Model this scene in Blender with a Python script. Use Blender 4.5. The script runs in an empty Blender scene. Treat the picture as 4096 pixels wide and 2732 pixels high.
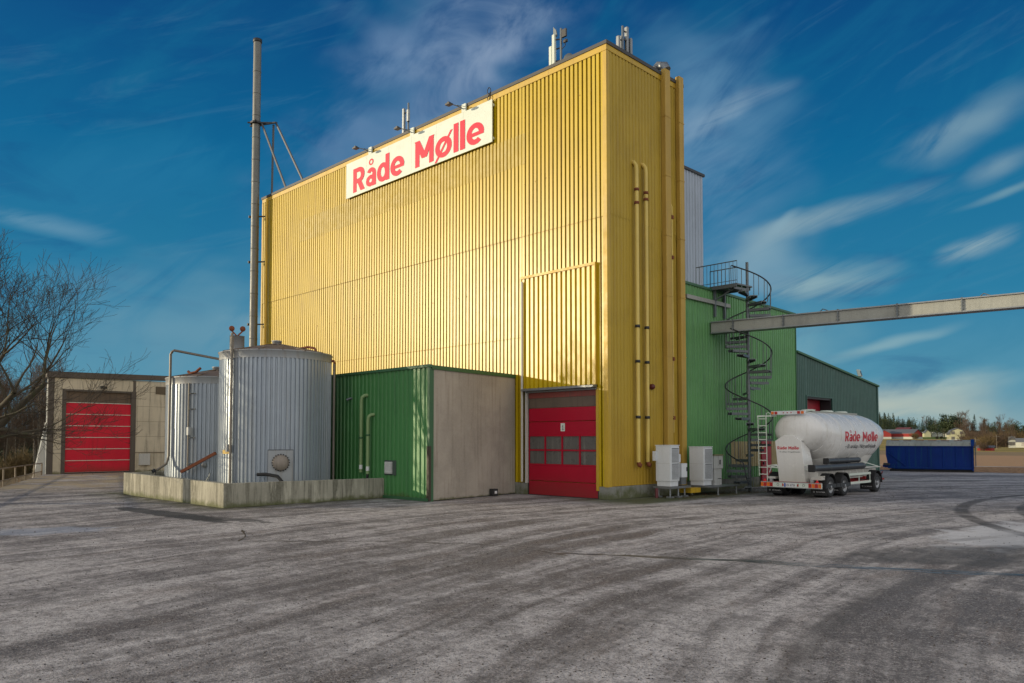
import bpy, bmesh, math, random
from mathutils import Vector, Matrix, noise
PI = math.pi
R = math.radians
random.seed(11)
scene = bpy.context.scene
COL = scene.collection

# ------------------------------------------------------------------ helpers
ORG = {}
def tag(o, label=None, cat=None, group=None, kind=None):
    if label: o['label'] = label
    if cat: o['category'] = cat
    if group: o['group'] = group
    if kind: o['kind'] = kind
    return o
def thing(name, label, cat, loc=(0, 0, 0), group=None, rz=0):
    o = bpy.data.objects.new(name, None); COL.objects.link(o)
    o.empty_display_size = .2
    o.location = loc; o.rotation_euler = (0, 0, rz)
    ORG[o.name] = Vector(loc)
    return tag(o, label, cat, group)

class MB:
    """collects geometry in world (or prototype-local) coordinates; build() links ONE mesh object"""
    def __init__(s): s.v = []; s.f = []; s.sm = []
    def add(s, vs, fs, smooth=False):
        n = len(s.v); s.v += [tuple(v) for v in vs]
        for f in fs: s.f.append([i + n for i in f]); s.sm.append(smooth)
        return s
    def box(s, x0, y0, z0, x1, y1, z1):
        x0, x1 = min(x0, x1), max(x0, x1); y0, y1 = min(y0, y1), max(y0, y1); z0, z1 = min(z0, z1), max(z0, z1)
        return s.add([(x0,y0,z0),(x1,y0,z0),(x1,y1,z0),(x0,y1,z0),(x0,y0,z1),(x1,y0,z1),(x1,y1,z1),(x0,y1,z1)],
            [(0,3,2,1),(4,5,6,7),(0,1,5,4),(1,2,6,5),(2,3,7,6),(3,0,4,7)])
    def obox(s, c, ax, ay, az):
        c, ax, ay, az = map(Vector, (c, ax, ay, az))
        p = [c+i*ax+j*ay+k*az for k in (-1,1) for i, j in ((-1,-1),(1,-1),(1,1),(-1,1))]
        return s.add(p, [(0,3,2,1),(4,5,6,7),(0,1,5,4),(1,2,6,5),(2,3,7,6),(3,0,4,7)])
    def bar(s, a, b, w, h=None):
        h = h or w; a, b = Vector(a), Vector(b); d = (b-a)
        if d.length < 1e-6: return s
        t = d.normalized(); up = Vector((0,0,1)) if abs(t.z) < .95 else Vector((1,0,0))
        n = t.cross(up).normalized(); u = n.cross(t)
        return s.obox((a+b)/2, d/2, n*w/2, u*h/2)
    def tube(s, pts, r, n=10, caps=True):
        pts = [Vector(p) for p in pts]
        rs = r if isinstance(r, (list, tuple)) else [r]*len(pts)
        vs = []; fs = []; nrm = None
        for i, p in enumerate(pts):
            t = (pts[min(i+1, len(pts)-1)] - pts[max(i-1, 0)]).normalized()
            if nrm is None:
                up = Vector((0,0,1)) if abs(t.z) < .9 else Vector((1,0,0)); nrm = t.cross(up).normalized()
            else:
                nrm = (nrm - t*nrm.dot(t)).normalized()
            b = t.cross(nrm)
            for k in range(n):
                a = 2*PI*k/n; vs.append(p + (nrm*math.cos(a) + b*math.sin(a))*rs[i])
        for i in range(len(pts)-1):
            for k in range(n):
                fs.append((i*n+k, i*n+(k+1)%n, (i+1)*n+(k+1)%n, (i+1)*n+k))
        s.add(vs, fs, True)
        if caps:
            m = (len(pts)-1)*n
            s.add([vs[k] for k in range(n)], [tuple(range(n))[::-1]])
            s.add([vs[m+k] for k in range(n)], [tuple(range(n))])
        return s
    def lathe(s, c, prof, n=32, smooth=True, a0=0, a1=2*PI, ax=(0,0,1), e1=None):
        """prof = [(radius, height)] revolved round axis ax through c"""
        c = Vector(c); ax = Vector(ax).normalized()
        e1 = Vector(e1) if e1 else (Vector((1,0,0)) if abs(ax.x) < .9 else Vector((0,1,0)))
        e1 = (e1 - ax*e1.dot(ax)).normalized(); e2 = ax.cross(e1)
        full = abs(a1-a0-2*PI) < 1e-6; m = n if full else n+1
        vs = [c + ax*h + (e1*math.cos(a0+(a1-a0)*k/n) + e2*math.sin(a0+(a1-a0)*k/n))*rr for rr, h in prof for k in range(m)]
        fs = [(i*m+k, i*m+(k+1)%m, (i+1)*m+(k+1)%m, (i+1)*m+k) for i in range(len(prof)-1) for k in range(n)]
        return s.add(vs, fs, smooth)
    def prism(s, poly, vec):
        vec = Vector(vec); n = len(poly); p = [Vector(q) for q in poly]
        return s.add(p+[q+vec for q in p], [tuple(range(n))[::-1], tuple(range(n, 2*n))]+[(i,(i+1)%n,n+(i+1)%n,n+i) for i in range(n)])
    def corr(s, p0, p1, z0, z1, z1b=None, z0b=None, pitch=.18, dep=.035, outf=.55, slope=.1, phase=0, back=False):
        """corrugated sheet from p0 to p1 (plan), outward = right-hand side of p0->p1"""
        p0 = Vector((p0[0], p0[1], 0)); p1 = Vector((p1[0], p1[1], 0)); d = p1-p0; L = d.length; t = d/L
        nrm = Vector((t.y, -t.x, 0)); z1b = z1 if z1b is None else z1b; z0b = z0 if z0b is None else z0b
        st = []; k = -1
        while k*pitch < L+pitch:
            b = k*pitch + phase
            for q, o in ((0, 0), (outf, 0), (outf+slope, -1), (1-slope, -1)):
                st.append((b+q*pitch, o*dep))
            k += 1
        def at(x):
            for (a, oa), (b, ob) in zip(st, st[1:]):
                if a <= x <= b: return oa+(ob-oa)*(x-a)/max(b-a, 1e-9)
            return 0
        pts = [(0, at(0))]+[q for q in st if 1e-4 < q[0] < L-1e-4]+[(L, at(L))]
        vs = []
        for x, o in pts:
            q = p0+t*x+nrm*o; f = x/L
            vs += [(q.x,q.y,z0+(z0b-z0)*f), (q.x,q.y,z1+(z1b-z1)*f)]
        return s.add(vs, [(2*i,2*i+2,2*i+3,2*i+1) for i in range(len(pts)-1)])
    def build(s, name, m, parent=None, local=False, mats=None):
        org = Vector((0,0,0))
        if parent is not None: org = ORG.get(parent.name, org)
        else:
            if not local:
                xs, ys, zs = zip(*s.v); org = Vector(((min(xs)+max(xs))/2, (min(ys)+max(ys))/2, min(zs)))
        me = bpy.data.meshes.new(name)
        me.from_pydata([(v[0]-org.x, v[1]-org.y, v[2]-org.z) for v in s.v], [], s.f)
        me.polygons.foreach_set('use_smooth', s.sm)
        me.materials.append(m); me.update()
        o = bpy.data.objects.new(name, me); COL.objects.link(o)
        ORG[o.name] = org
        if parent is not None: o.parent = parent
        else: o.location = org
        return o
def bevel(o, w=.01, seg=2, ang=40):
    md = o.modifiers.new('bevel', 'BEVEL'); md.width = w; md.segments = seg; md.limit_method = 'ANGLE'; md.angle_limit = R(ang)
    return o
def kids(o): return list(o.children)
def copy_tree(o, parent=None):
    c = o.copy(); COL.objects.link(c)
    if parent is not None: c.parent = parent
    for ch in kids(o): copy_tree(ch, c)
    return c
TXT = {}
def text2d(body, width, cap, off=.0, sub=0):
    """flat outline of a line of writing, fitted to width x cap height; returns verts (u,v), faces"""
    def raw(b):
        cu = bpy.data.curves.new('t', 'FONT'); cu.body = b; cu.offset = off; cu.resolution_u = 5; cu.fill_mode = 'FRONT'
        ob = bpy.data.objects.new('t', cu); COL.objects.link(ob)
        dg = bpy.context.evaluated_depsgraph_get(); me = bpy.data.meshes.new_from_object(ob.evaluated_get(dg))
        bm = bmesh.new(); bm.from_mesh(me)
        if sub:
            bmesh.ops.triangulate(bm, faces=bm.faces)
            bmesh.ops.subdivide_edges(bm, edges=[e for e in bm.edges if e.calc_length() > .12], cuts=sub, use_grid_fill=True)
            bmesh.ops.triangulate(bm, faces=bm.faces)
        vs = [v.co.copy() for v in bm.verts]; bm.verts.index_update(); fs = [[v.index for v in f.verts] for f in bm.faces]
        bm.free(); bpy.data.objects.remove(ob); bpy.data.meshes.remove(me)
        return vs, fs
    cv, _ = raw('R' if any(c.isupper() for c in body) else 'x'); ch = max(v.y for v in cv)-min(v.y for v in cv); y0 = min(v.y for v in cv)
    vs, fs = raw(body); x0 = min(v.x for v in vs); x1 = max(v.x for v in vs)
    return [((v.x-x0)/(x1-x0)*width, (v.y-y0)/ch*cap) for v in vs], fs
def add_text(mb, body, width, cap, fn, off=0, sub=0):
    vs, fs = text2d(body, width, cap, off, sub)
    return mb.add([fn(u, v) for u, v in vs], fs)

def brand(mb, body, width, cap, fn, nrm, lift=.0012):
    """bold geometric letters made of bars and arcs, fitted to width x cap height, mapped by fn(u, v)"""
    S = .205; XH = .76; G = {}
    G['R'] = ([('b', S/2, 0, S/2, 1, S), ('b', S*.9, 1-S*.45, .34, 1-S*.45, S*.9), ('b', S*.9, .44, .34, .44, S*.88), ('a', .34, .675, .325, .325, -90, 90, S), ('b', .34, .45, .56, 0, S*1.05, 1)], .68)
    A = [('a', .26, .235, .26, .235, 0, 360, S*.86), ('b', .46, 0, .46, .5, S), ('a', .30, .49, .262, .27, 0, 152, S*.9)]
    G['å'] = (A+[('a', .29, 1.0, .13, .13, 0, 360, .06)], .56)
    G['d'] = ([('a', .31, .38, .32, .385, 0, 360, S), ('b', .56, 0, .56, 1.06, S)], .66)
    G['e'] = ([('a', .35, .38, .36, .385, 0, 312, S), ('b', .15, .36, .70, .36, .13)], .71)
    G['M'] = ([('b', S/2, 0, S/2, 1, S), ('b', .87-S/2, 0, .87-S/2, 1, S), ('b', .09, 1, .435, .28, S, 1), ('b', .78, 1, .435, .28, S, 1)], .87)
    G['ø'] = ([('a', .37, .38, .37, .385, 0, 360, S), ('b', .02, -.12, .73, .90, .085, 1)], .75)
    G['l'] = ([('b', S/2, 0, S/2, 1.05, S)], S)
    x = 0; polys = []
    for ch in body:
        if ch == ' ': x += .30; continue
        st, wd = G[ch]
        for q in st:
            if q[0] == 'b':
                x0, y0, x1, y1, w = q[1:6]; horiz = abs(y1-y0) < 1e-6; sheared = len(q) > 6
                n = 8; vs = []
                dx, dy = x1-x0, y1-y0; L = math.hypot(dx, dy)
                for k in range(n+1):
                    px_, py_ = x0+dx*k/n, y0+dy*k/n
                    o = (0, w/2) if horiz else ((w/2*1.15, 0) if sheared else (w/2, 0))
                    vs += [(x+px_-o[0], py_-o[1]), (x+px_+o[0], py_+o[1])]
                polys.append((vs, [(2*k, 2*k+1, 2*k+3, 2*k+2) for k in range(n)]))
            else:
                cx_, cy_, rx, ry, a0, a1, w = q[1:]; n = 36; vs = []
                for k in range(n+1):
                    a = R(a0+(a1-a0)*k/n); vs += [(x+cx_+rx*math.cos(a), cy_+ry*math.sin(a)), (x+cx_+(rx-w)*math.cos(a), cy_+(ry-w*.9)*math.sin(a))]
                polys.append((vs, [(2*k, 2*k+1, 2*k+3, 2*k+2) for k in range(n)]))
        x += wd+.075
    tot = x-.075; nrm = Vector(nrm)
    for i, (vs, fs) in enumerate(polys):
        mb.add([Vector(fn(u/tot*width, v*cap))+nrm*lift*(i % 4) for u, v in vs], fs)
    return mb

# ------------------------------------------------------------------ materials
def newmat(name):
    m = bpy.data.materials.new(name); m.use_nodes = True; nt = m.node_tree; nt.nodes.clear()
    out = nt.nodes.new('ShaderNodeOutputMaterial'); b = nt.nodes.new('ShaderNodeBsdfPrincipled')
    nt.links.new(b.outputs[0], out.inputs[0]); return m, nt, b
class N:
    def __init__(s, nt): s.nt = nt
    def new(s, t, **k):
        n = s.nt.nodes.new(t)
        for a, v in k.items(): setattr(n, a, v)
        return n
    def link(s, a, b): s.nt.links.new(a, b)
    def put(s, sock, v):
        if hasattr(v, 'is_linked') or hasattr(v, 'links'): s.link(v, sock)
        else: sock.default_value = v
    def math(s, op, a, b=0, c=None, clamp=False):
        n = s.new('ShaderNodeMath', operation=op, use_clamp=clamp); s.put(n.inputs[0], a); s.put(n.inputs[1], b)
        if c is not None: s.put(n.inputs[2], c)
        return n.outputs[0]
    def vmath(s, op, a, b):
        n = s.new('ShaderNodeVectorMath', operation=op); s.put(n.inputs[0], a); s.put(n.inputs[1], b); return n.outputs[0]
    def mix(s, f, a, b, mode='MIX'):
        n = s.new('ShaderNodeMix', data_type='RGBA', blend_type=mode); s.put(n.inputs[0], f)
        for k, v in ((6, a), (7, b)): s.put(n.inputs[k], v if not isinstance(v, tuple) else (*v[:3], 1))
        return n.outputs[2]
    def noise(s, vec, scale=1, detail=4, rough=.55, dist=0, out=0, dim='3D'):
        n = s.new('ShaderNodeTexNoise', noise_dimensions=dim); s.link(vec, n.inputs['Vector'])
        n.inputs['Scale'].default_value = scale; n.inputs['Detail'].default_value = detail
        n.inputs['Roughness'].default_value = rough; n.inputs['Distortion'].default_value = dist
        return n.outputs[out]
    def vscale(s, vec, xyz): return s.vmath('MULTIPLY', vec, xyz)
    def ss(s, x, lo, hi, a=0, b=1):
        n = s.new('ShaderNodeMapRange', interpolation_type='SMOOTHSTEP'); s.put(n.inputs[0], x)
        n.inputs[1].default_value = lo; n.inputs[2].default_value = hi; n.inputs[3].default_value = a; n.inputs[4].default_value = b
        return n.outputs[0]
    def pos(s): return s.new('ShaderNodeNewGeometry').outputs['Position']
    def sep(s, v):
        n = s.new('ShaderNodeSeparateXYZ'); s.link(v, n.inputs[0]); return n.outputs
    def comb(s, x, y, z):
        n = s.new('ShaderNodeCombineXYZ'); s.put(n.inputs[0], x); s.put(n.inputs[1], y); s.put(n.inputs[2], z); return n.outputs[0]
    def bump(s, h, strength=.3, dist=.02, normal=None):
        n = s.new('ShaderNodeBump'); n.inputs['Strength'].default_value = strength; n.inputs['Distance'].default_value = dist
        s.link(h, n.inputs['Height'])
        if normal is not None: s.link(normal, n.inputs['Normal'])
        return n.outputs[0]
MC = {}
def mul(c, k): return tuple(min(1, x*k) for x in c)
def paint(name, rgb, rough=.45, metal=0, dirt=.35, dcol=None, streak=.3, moss=None, bump=.15, grain=0, dents=0, spec=.5, fade=None, ss2=False, groove_shade=None, rvar=1):
    """weathered paint / metal / render: vertical streaks, blotches, optional moss line (z) near the ground"""
    if name in MC: return MC[name]
    m, nt, b = newmat(name); n = N(nt); p = n.pos()
    dcol = dcol or mul(rgb, .45)
    blotch = n.noise(p, .55, 5, .6)
    col = n.mix(n.ss(blotch, .42, .62, 0, dirt), rgb, mul(rgb, .70))
    st = n.noise(n.vscale(p, (7, 7, .35)), 1, 4, .6)
    col = n.mix(n.ss(st, .5, .68, 0, streak), col, dcol)
    if ss2:
        st2 = n.noise(n.vscale(p, (2.2, 2.2, .22)), 1, 6, .7, .4); col = n.mix(n.ss(st2, .46, .6, 0, .8), col, mul(dcol, 1.2)); st3 = n.noise(n.vscale(p, (3.1, 3.1, .5)), 1, 5, .7); col = n.mix(n.ss(st3, .54, .64, 0, .6), col, mul(rgb, 1.5))
    fine = n.noise(p, 14, 4, .65)
    col = n.mix(n.ss(fine, .35, .7, 0, .22), col, mul(rgb, 1.18))
    if grain:
        g = n.noise(p, 60, 2, .6); col = n.mix(n.ss(g, .3, .7, 0, grain), col, mul(rgb, .6))
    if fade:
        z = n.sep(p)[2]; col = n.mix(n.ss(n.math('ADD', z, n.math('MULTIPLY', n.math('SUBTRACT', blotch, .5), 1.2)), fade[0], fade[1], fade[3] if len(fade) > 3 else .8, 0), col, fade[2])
    if groove_shade:  # rib recesses darkened in the colour, standing in for shade
        gp = n.sep(p)[groove_shade[0]]; col = n.mix(n.ss(gp, groove_shade[1], groove_shade[1]+(.015 if groove_shade[0] else -.015), 0, .9) if groove_shade[0] else n.ss(n.math('MULTIPLY', gp, -1), -groove_shade[1], -groove_shade[1]+.012, 0, .6), col, mul(rgb, .30))
    if moss is not None:
        z = n.sep(p)[2]; wob = n.math('MULTIPLY', n.math('SUBTRACT', n.noise(p, 2.5, 5, .65), .5), moss*2.4)
        col = n.mix(n.ss(n.math('ADD', z, wob), 0, moss, .85, 0), col, (.075, .085, .022))
    n.link(col, b.inputs['Base Color'])
    b.inputs['Metallic'].default_value = metal; b.inputs['Specular IOR Level'].default_value = spec
    n.link(n.ss(n.noise(p, 3, 4, .6), .3, .75, max(.04, rough-.04*rvar), rough+.08*rvar), b.inputs['Roughness'])
    h = n.noise(p, 40 if bump < .4 else 16, 4, .65)
    nb = n.bump(h, bump, .01)
    if dents:
        nb = n.bump(n.noise(n.vscale(p, (1, 1, .3)), .9, 2, .5), dents, .06, nb)
    n.link(nb, b.inputs['Normal'])
    MC[name] = m; return m
def flat(name, rgb, rough=.5, metal=0, spec=.5, var=.25):
    if name in MC: return MC[name]
    m, nt, b = newmat(name); n = N(nt); p = n.pos()
    col = n.mix(n.ss(n.noise(p, 9, 4, .6), .3, .75, 0, var), rgb, mul(rgb, .6)); n.link(col, b.inputs['Base Color'])
    b.inputs['Roughness'].default_value = rough; b.inputs['Metallic'].default_value = metal; b.inputs['Specular IOR Level'].default_value = spec
    MC[name] = m; return m

Y = (.53, .37, .004)
m_yel = paint('yellow_sheet', Y, .36, 0, .3, (.36, .22, .01), .45, None, .02, dents=0, spec=.40, rvar=.2, groove_shade=(1, 21.82))
m_yel2 = paint('yellow_sheet_shaded_side', (.43, .295, .03), .5, 0, .4, (.26, .16, .02), .35, None, .1, dents=.1, spec=.3, fade=(.3, 4.5, (.42, .24, .02), .5))  # darker copy of the yellow sheet, end-wall shade put into its colour
m_ytrim = paint('yellow_trim', (.52, .335, .02), .48, 0, .35, (.30, .18, .04), .45, None, .1)
m_ypipe = paint('yellow_pipe', (.66, .50, .12), .45, 0, .4, (.35, .17, .05), .5, None, .1)
m_duct = paint('tan_duct', (.46, .30, .06), .5, 0, .35, (.27, .15, .04), .35, None, .1, dents=.1, spec=.3)
m_strip = paint('rough_skylight_sheet', (.52, .38, .045), .5, 0, .4, (.35, .27, .06), .5, None, .4, grain=.5)
m_rust = flat('rust', (.20, .06, .025), .85)
m_green = paint('green_sheet', (.055, .21, .058), .42, 0, .35, (.02, .08, .035), .35, .25, .1, dents=.2)
m_green2 = paint('green_sheet_tall', (.10, .28, .085), .45, 0, .35, (.03, .10, .05), .3, .15, .1, dents=.15)
m_dgreen = paint('dark_green_sheet', (.04, .105, .08), .45, 0, .3, (.02, .045, .035), .3, .1, .1)
m_tan = paint('tan_sheet', (.42, .34, .17), .55, 0, .3, (.2, .14, .07), .5, None, .1)
m_gtrim = flat('green_trim', (.035, .12, .05), .5)
m_gpipe = flat('pale_green_pipe', (.22, .33, .14), .5)
m_roofed = flat('roof_edge_dark', (.05, .05, .05), .6)
m_conc = paint('board_marked_concrete', (.34, .325, .26), .85, 0, .6, (.075, .072, .05), .8, .22, .6, grain=.3, ss2=True)
m_plast = paint('pinkish_render', (.42, .375, .315), .9, 0, .7, (.20, .165, .13), .45, .12, .7, grain=.2)
m_gar = paint('garage_concrete', (.60, .54, .41), .85, 0, .55, (.12, .11, .085), .55, .2, .5, grain=.25)
m_gar_dk = paint('garage_dark_trim', (.10, .085, .07), .7, 0, .4, None, .4)
m_plinth = paint('plinth_concrete', (.26, .26, .23), .85, 0, .5, (.09, .09, .07), .5, .5, .5, grain=.3)
m_red = paint('red_door', (.38, .002, .022), .42, 0, .25, (.25, .006, .012), .15, None, .1, spec=.3, fade=(.1, .9, (.2, .03, .025), .6))
m_redtarp = paint('red_tarp', (.58, .002, .028), .6, spec=.2, metal=0) if False else paint('red_tarp', (.58, .002, .028), .6, 0, .3, (.25, .01, .015), .3, None, .2, dents=.9, fade=(.0, .6, (.22, .03, .02), .7))
m_redfade = paint('faded_red_door_band', (.22, .045, .035), .5, 0, .6, (.1, .05, .04), .6)
m_reddoor2 = flat('side_door_red', (.36, .015, .03), .5)
m_brown = paint('grimy_brown_band', (.12, .085, .06), .6, 0, .6, (.05, .04, .03), .6)
m_silver = paint('silo_sheet', (.31, .355, .40), .36, .35, .25, (.25, .24, .20), .3, .05, .08)
m_silver2 = paint('silo_smooth', (.32, .34, .355), .5, .15, .3, (.22, .18, .13), .4, None, .1)
m_galv = paint('galvanised', (.27, .29, .30), .42, .6, .5, (.2, .2, .2), .3, None, .3, grain=.5)
m_galv2 = paint('galvanised_spangle', (.36, .37, .33), .5, .1, .7, (.14, .15, .15), .3, None, .4, grain=.7, ss2=False)
m_steel = flat('stair_steel', (.15, .17, .18), .5, .5)
m_dark = flat('dark_metal', (.025, .026, .028), .5)
m_black = flat('black_rubber', (.018, .018, .019), .75)
m_hose = flat('black_hose_tube', (.035, .037, .042), .4)
m_white = paint('white_cabinet', (.66, .69, .71), .45, 0, .15, (.35, .36, .35), .2, None, .05)
m_white2 = paint('grey_cabinet', (.50, .51, .49), .5, 0, .2, (.28, .28, .26), .3, None, .05)
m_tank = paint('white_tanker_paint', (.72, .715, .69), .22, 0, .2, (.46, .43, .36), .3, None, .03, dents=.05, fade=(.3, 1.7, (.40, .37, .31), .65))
m_sign = paint('sign_white', (.60, .66, .58), .5, 0, .15, (.5, .5, .46), .1, None, .03)
m_signred = flat('sign_red', (.78, .022, .06), .5, var=.05, spec=.2)
m_txtred = flat('lettering_red', (.55, .01, .03), .4, var=.1)
m_txtblk = flat('lettering_black', (.02, .02, .03), .45, var=.1)
m_txtwht = flat('lettering_white', (.7, .7, .7), .5, var=.1)
m_chim = paint('chimney_steel', (.17, .175, .16), .5, .3, .5, (.1, .075, .05), .5, None, .2)
m_cone = paint('silo_roof', (.17, .13, .10), .6, .2, .5, (.08, .06, .05), .5)
m_wpipe = flat('white_pipe', (.55, .54, .48), .5)
m_blue = paint('blue_container_paint', (.0015, .024, .165), .5, 0, .6, (.004, .06, .12), .6, .12, .2, dents=.2, spec=.15)
m_conttop = paint('grey_container_top', (.28, .30, .27), .7, 0, .7, (.12, .12, .10), .5, None, .3)
m_orange = flat('orange_lens', (.75, .16, .01), .3)
m_redlens = flat('red_lens', (.45, .01, .01), .3)
m_glass = paint('grimy_glazing', (.11, .105, .095), .3, 0, .6, (.20, .19, .17), .6)
m_frame_red = flat('red_chassis', (.30, .012, .012), .5)
m_rim = flat('wheel_rim', (.34, .35, .36), .45, .4)
m_bark = paint('tree_bark', (.075, .062, .04), .9, 0, .6, (.05, .07, .015), .6, None, .6)
m_twig = flat('twigs', (.042, .034, .026), .9)
m_birch = paint('birch_bark', (.26, .225, .17), .85, 0, .6, (.06, .05, .04), .7)
m_btwig = flat('brown_twigs', (.10, .066, .042), .9, var=.5)
m_needle = flat('conifer_needles', (.022, .048, .022), .8, var=.6)
m_needle2 = flat('olive_pine_needles', (.055, .075, .028), .8, var=.6)
m_scrub = flat('scrub_twigs', (.13, .09, .035), .9, var=.6)
m_louv = flat('white_louvre', (.60, .61, .58), .5)

# ------------------------------------------------------------------ ground and terrain
def pol(a, d):            # bearing a (degrees, clockwise from the view direction north-west) and distance from the viewpoint
    t = R(135-a); return (d*math.cos(t), d*math.sin(t))
def smooth(x, a, b):
    t = max(0, min(1, (x-a)/(b-a))); return t*t*(3-2*t)
def terrain_z(x, y):
    d = math.hypot(x, y); a = math.degrees(math.atan2((x+y)*.70711, (y-x)*.70711))
    z = -.035
    s = (x+39.9)*-.351+(y-8.1)*-.936          # beyond the fence the ground falls away to the wood
    if s > 0: z -= min(3.2, s*.32)
    if a < 0 or a > 120:
        z += 7*smooth(d, 95, 240)
    right = smooth(a, 10, 24)
    fl = 2.75*smooth(d, 130, 420)*(1-smooth(a, 29.2, 31.2)*1.15) + 5.3*smooth(d, 440, 680) + 12*smooth(d, 700, 1500)
    z += right*fl*(1 if a < 120 else 0) + (1-right)*(1 if a > -60 else 0)*5*smooth(d, 200, 600)
    return z
def build_ground():
    A = sorted(set([x for x in range(-180, 181, 6)] + [x*.75 for x in range(-64, 64)]))
    Ds = [2]; 
    while Ds[-1] < 9000: Ds.append(Ds[-1]*1.09 + .6)
    vs = [(0, 0, -.035)]; fs = []
    A = [a for a in A if a < 180]; n = len(A)
    for d in Ds:
        for a in A:
            x, y = pol(a, d); vs.append((x, y, terrain_z(x, y)))
    for k in range(n): fs.append((0, 1+(k+1) % n, 1+k))
    for i in range(len(Ds)-1):
        for k in range(n):
            fs.append((1+i*n+k, 1+i*n+(k+1) % n, 1+(i+1)*n+(k+1) % n, 1+(i+1)*n+k))
    m, nt, b = newmat('countryside'); q = N(nt); p = q.pos(); sx, sy, sz = q.sep(p)
    d = q.math('SQRT', q.math('ADD', q.math('MULTIPLY', sx, sx), q.math('MULTIPLY', sy, sy)))
    wob = q.math('MULTIPLY', q.math('SUBTRACT', q.noise(p, .03, 3), .5), 26)
    dd = q.math('ADD', d, wob)
    clod = q.noise(p, 3.2, 6, .7)
    furx = q.math('SINE', q.math('MULTIPLY', q.math('ADD', q.math('MULTIPLY', sx, .5), q.math('ADD', sy, q.math('MULTIPLY', q.noise(p, .6, 3), 1.2))), 7))
    plough = q.mix(q.ss(clod, .35, .68), (.20, .115, .06), (.62, .37, .20))
    plough = q.mix(q.ss(furx, .0, .9, 0, .35), plough, (.13, .08, .045))
    straw = q.mix(q.ss(q.noise(p, .15, 5), .35, .65), (.40, .29, .11), (.22, .19, .06))
    grass = q.mix(q.ss(q.noise(p, .1, 5), .35, .65), (.075, .14, .03), (.14, .17, .05))
    col = q.mix(q.ss(d, 74, 76), plough, (.40, .255, .15))
    col = q.mix(q.ss(dd, 126, 134), col, (.27, .20, .12))
    col = q.mix(q.math('MULTIPLY', q.ss(d, 73.6, 74), q.ss(d, 74.8, 75.4, 1, 0)), col, (.40, .38, .36))
    col = q.mix(q.ss(dd, 165, 172), col, straw)
    col = q.mix(q.ss(dd, 395, 425), col, grass)
    col = q.mix(q.ss(dd, 560, 600), col, (.05, .06, .03))
    s = q.math('ADD', q.math('MULTIPLY', q.math('ADD', sx, 39.9), -.351), q.math('MULTIPLY', q.math('SUBTRACT', sy, 8.1), -.936))
    wood = q.mix(q.ss(q.noise(p, 1.2, 6, .7), .4, .62), (.035, .03, .018), (.16, .12, .055))
    col = q.mix(q.ss(s, -.6, .4), col, wood)
    col = q.mix(q.math('MULTIPLY', q.ss(sx, -58, -70), q.ss(sy, 45, 70, 1, 0)), col, wood)
    q.link(col, b.inputs['Base Color']); b.inputs['Roughness'].default_value = 1; b.inputs['Specular IOR Level'].default_value = .1
    q.link(q.bump(q.math('ADD', clod, q.math('MULTIPLY', furx, .35)), .9, .16), b.inputs['Normal'])
    o = MB(); o.add(vs, fs, True); g = o.build('ground', m, local=True); tag(g, 'ploughed field, meadows and hillside around the yard', kind='structure')
    # ---- the yard
    m, nt, b = newmat('worn_asphalt'); q = N(nt); p = q.pos(); sx, sy, sz = q.sep(p)
    # tyre-worn arcs that sweep from the doors round towards the south
    cx, cy = 27, 15.5
    dx = q.math('SUBTRACT', sx, cx); dy = q.math('SUBTRACT', sy, cy)
    warp = q.math('MULTIPLY', q.math('SUBTRACT', q.noise(p, .09, 3), .5), 3)
    rad = q.math('ADD', q.math('SQRT', q.math('ADD', q.math('MULTIPLY', dx, dx), q.math('MULTIPLY', dy, dy))), warp)
    ang = q.math('MULTIPLY', q.math('ARCTAN2', dy, q.math('MULTIPLY', dx, -1)), 28)
    t1 = q.noise(q.comb(q.math('MULTIPLY', rad, .95), q.math('MULTIPLY', ang, .07), 0), 1, 6, .62, .15)
    t2 = q.noise(q.comb(q.math('MULTIPLY', rad, 3.4), q.math('MULTIPLY', ang, .16), 3), 1, 5, .65, .1)
    t3 = q.noise(q.comb(q.math('MULTIPLY', sx, 2.6), q.math('MULTIPLY', sy, .32), 7), 1, 5, .65, .2)   # parallel to the long wall
    big = q.noise(p, .16, 4, .6)
    v = q.math('ADD', q.math('ADD', q.math('MULTIPLY', t1, .46), q.math('MULTIPLY', t2, .24)), q.math('ADD', q.math('ADD', q.math('MULTIPLY', big, .18), q.math('MULTIPLY', q.noise(p, .9, 7, .75), .34)), q.math('MULTIPLY', t3, .08)))
    dust = q.ss(v, .575, .72)
    col = q.mix(dust, (.120, .110, .108), (.56, .535, .53))
    brown = q.ss(q.noise(q.comb(q.math('MULTIPLY', rad, 1.6), q.math('MULTIPLY', ang, .3), 11), 1, 5, .7), .5, .68, 0, .5)
    col = q.mix(brown, col, (.125, .088, .066))
    agg = q.noise(p, 46, 3, .75); col = q.mix(q.ss(agg, .53, .62, 0, .75), col, (.62, .54, .52))
    agg2 = q.noise(q.vmath('ADD', p, (5, 3, 1)), 38, 3, .75); col = q.mix(q.ss(agg2, .53, .62, 0, .8), col, (.035, .033, .032))
    mid = q.noise(p, 9, 5, .75); col = q.mix(q.ss(mid, .42, .62, 0, .45), col, (.07, .065, .062))
    mid2 = q.noise(q.vmath('ADD', p, (9, 2, 4)), 15, 4, .75); col = q.mix(q.ss(mid2, .52, .64, 0, .5), col, (.50, .48, .46))
    mid3 = q.noise(q.vmath('ADD', p, (3, 7, 6)), 3.2, 5, .75); col = q.mix(q.ss(mid3, .48, .62, 0, .42), col, (.105, .097, .098))
    spot = q.noise(q.vmath('ADD', p, (1, 9, 2)), 17, 1, .5); col = q.mix(q.ss(spot, .70, .74, 0, .8), col, (.03, .025, .022))
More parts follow.
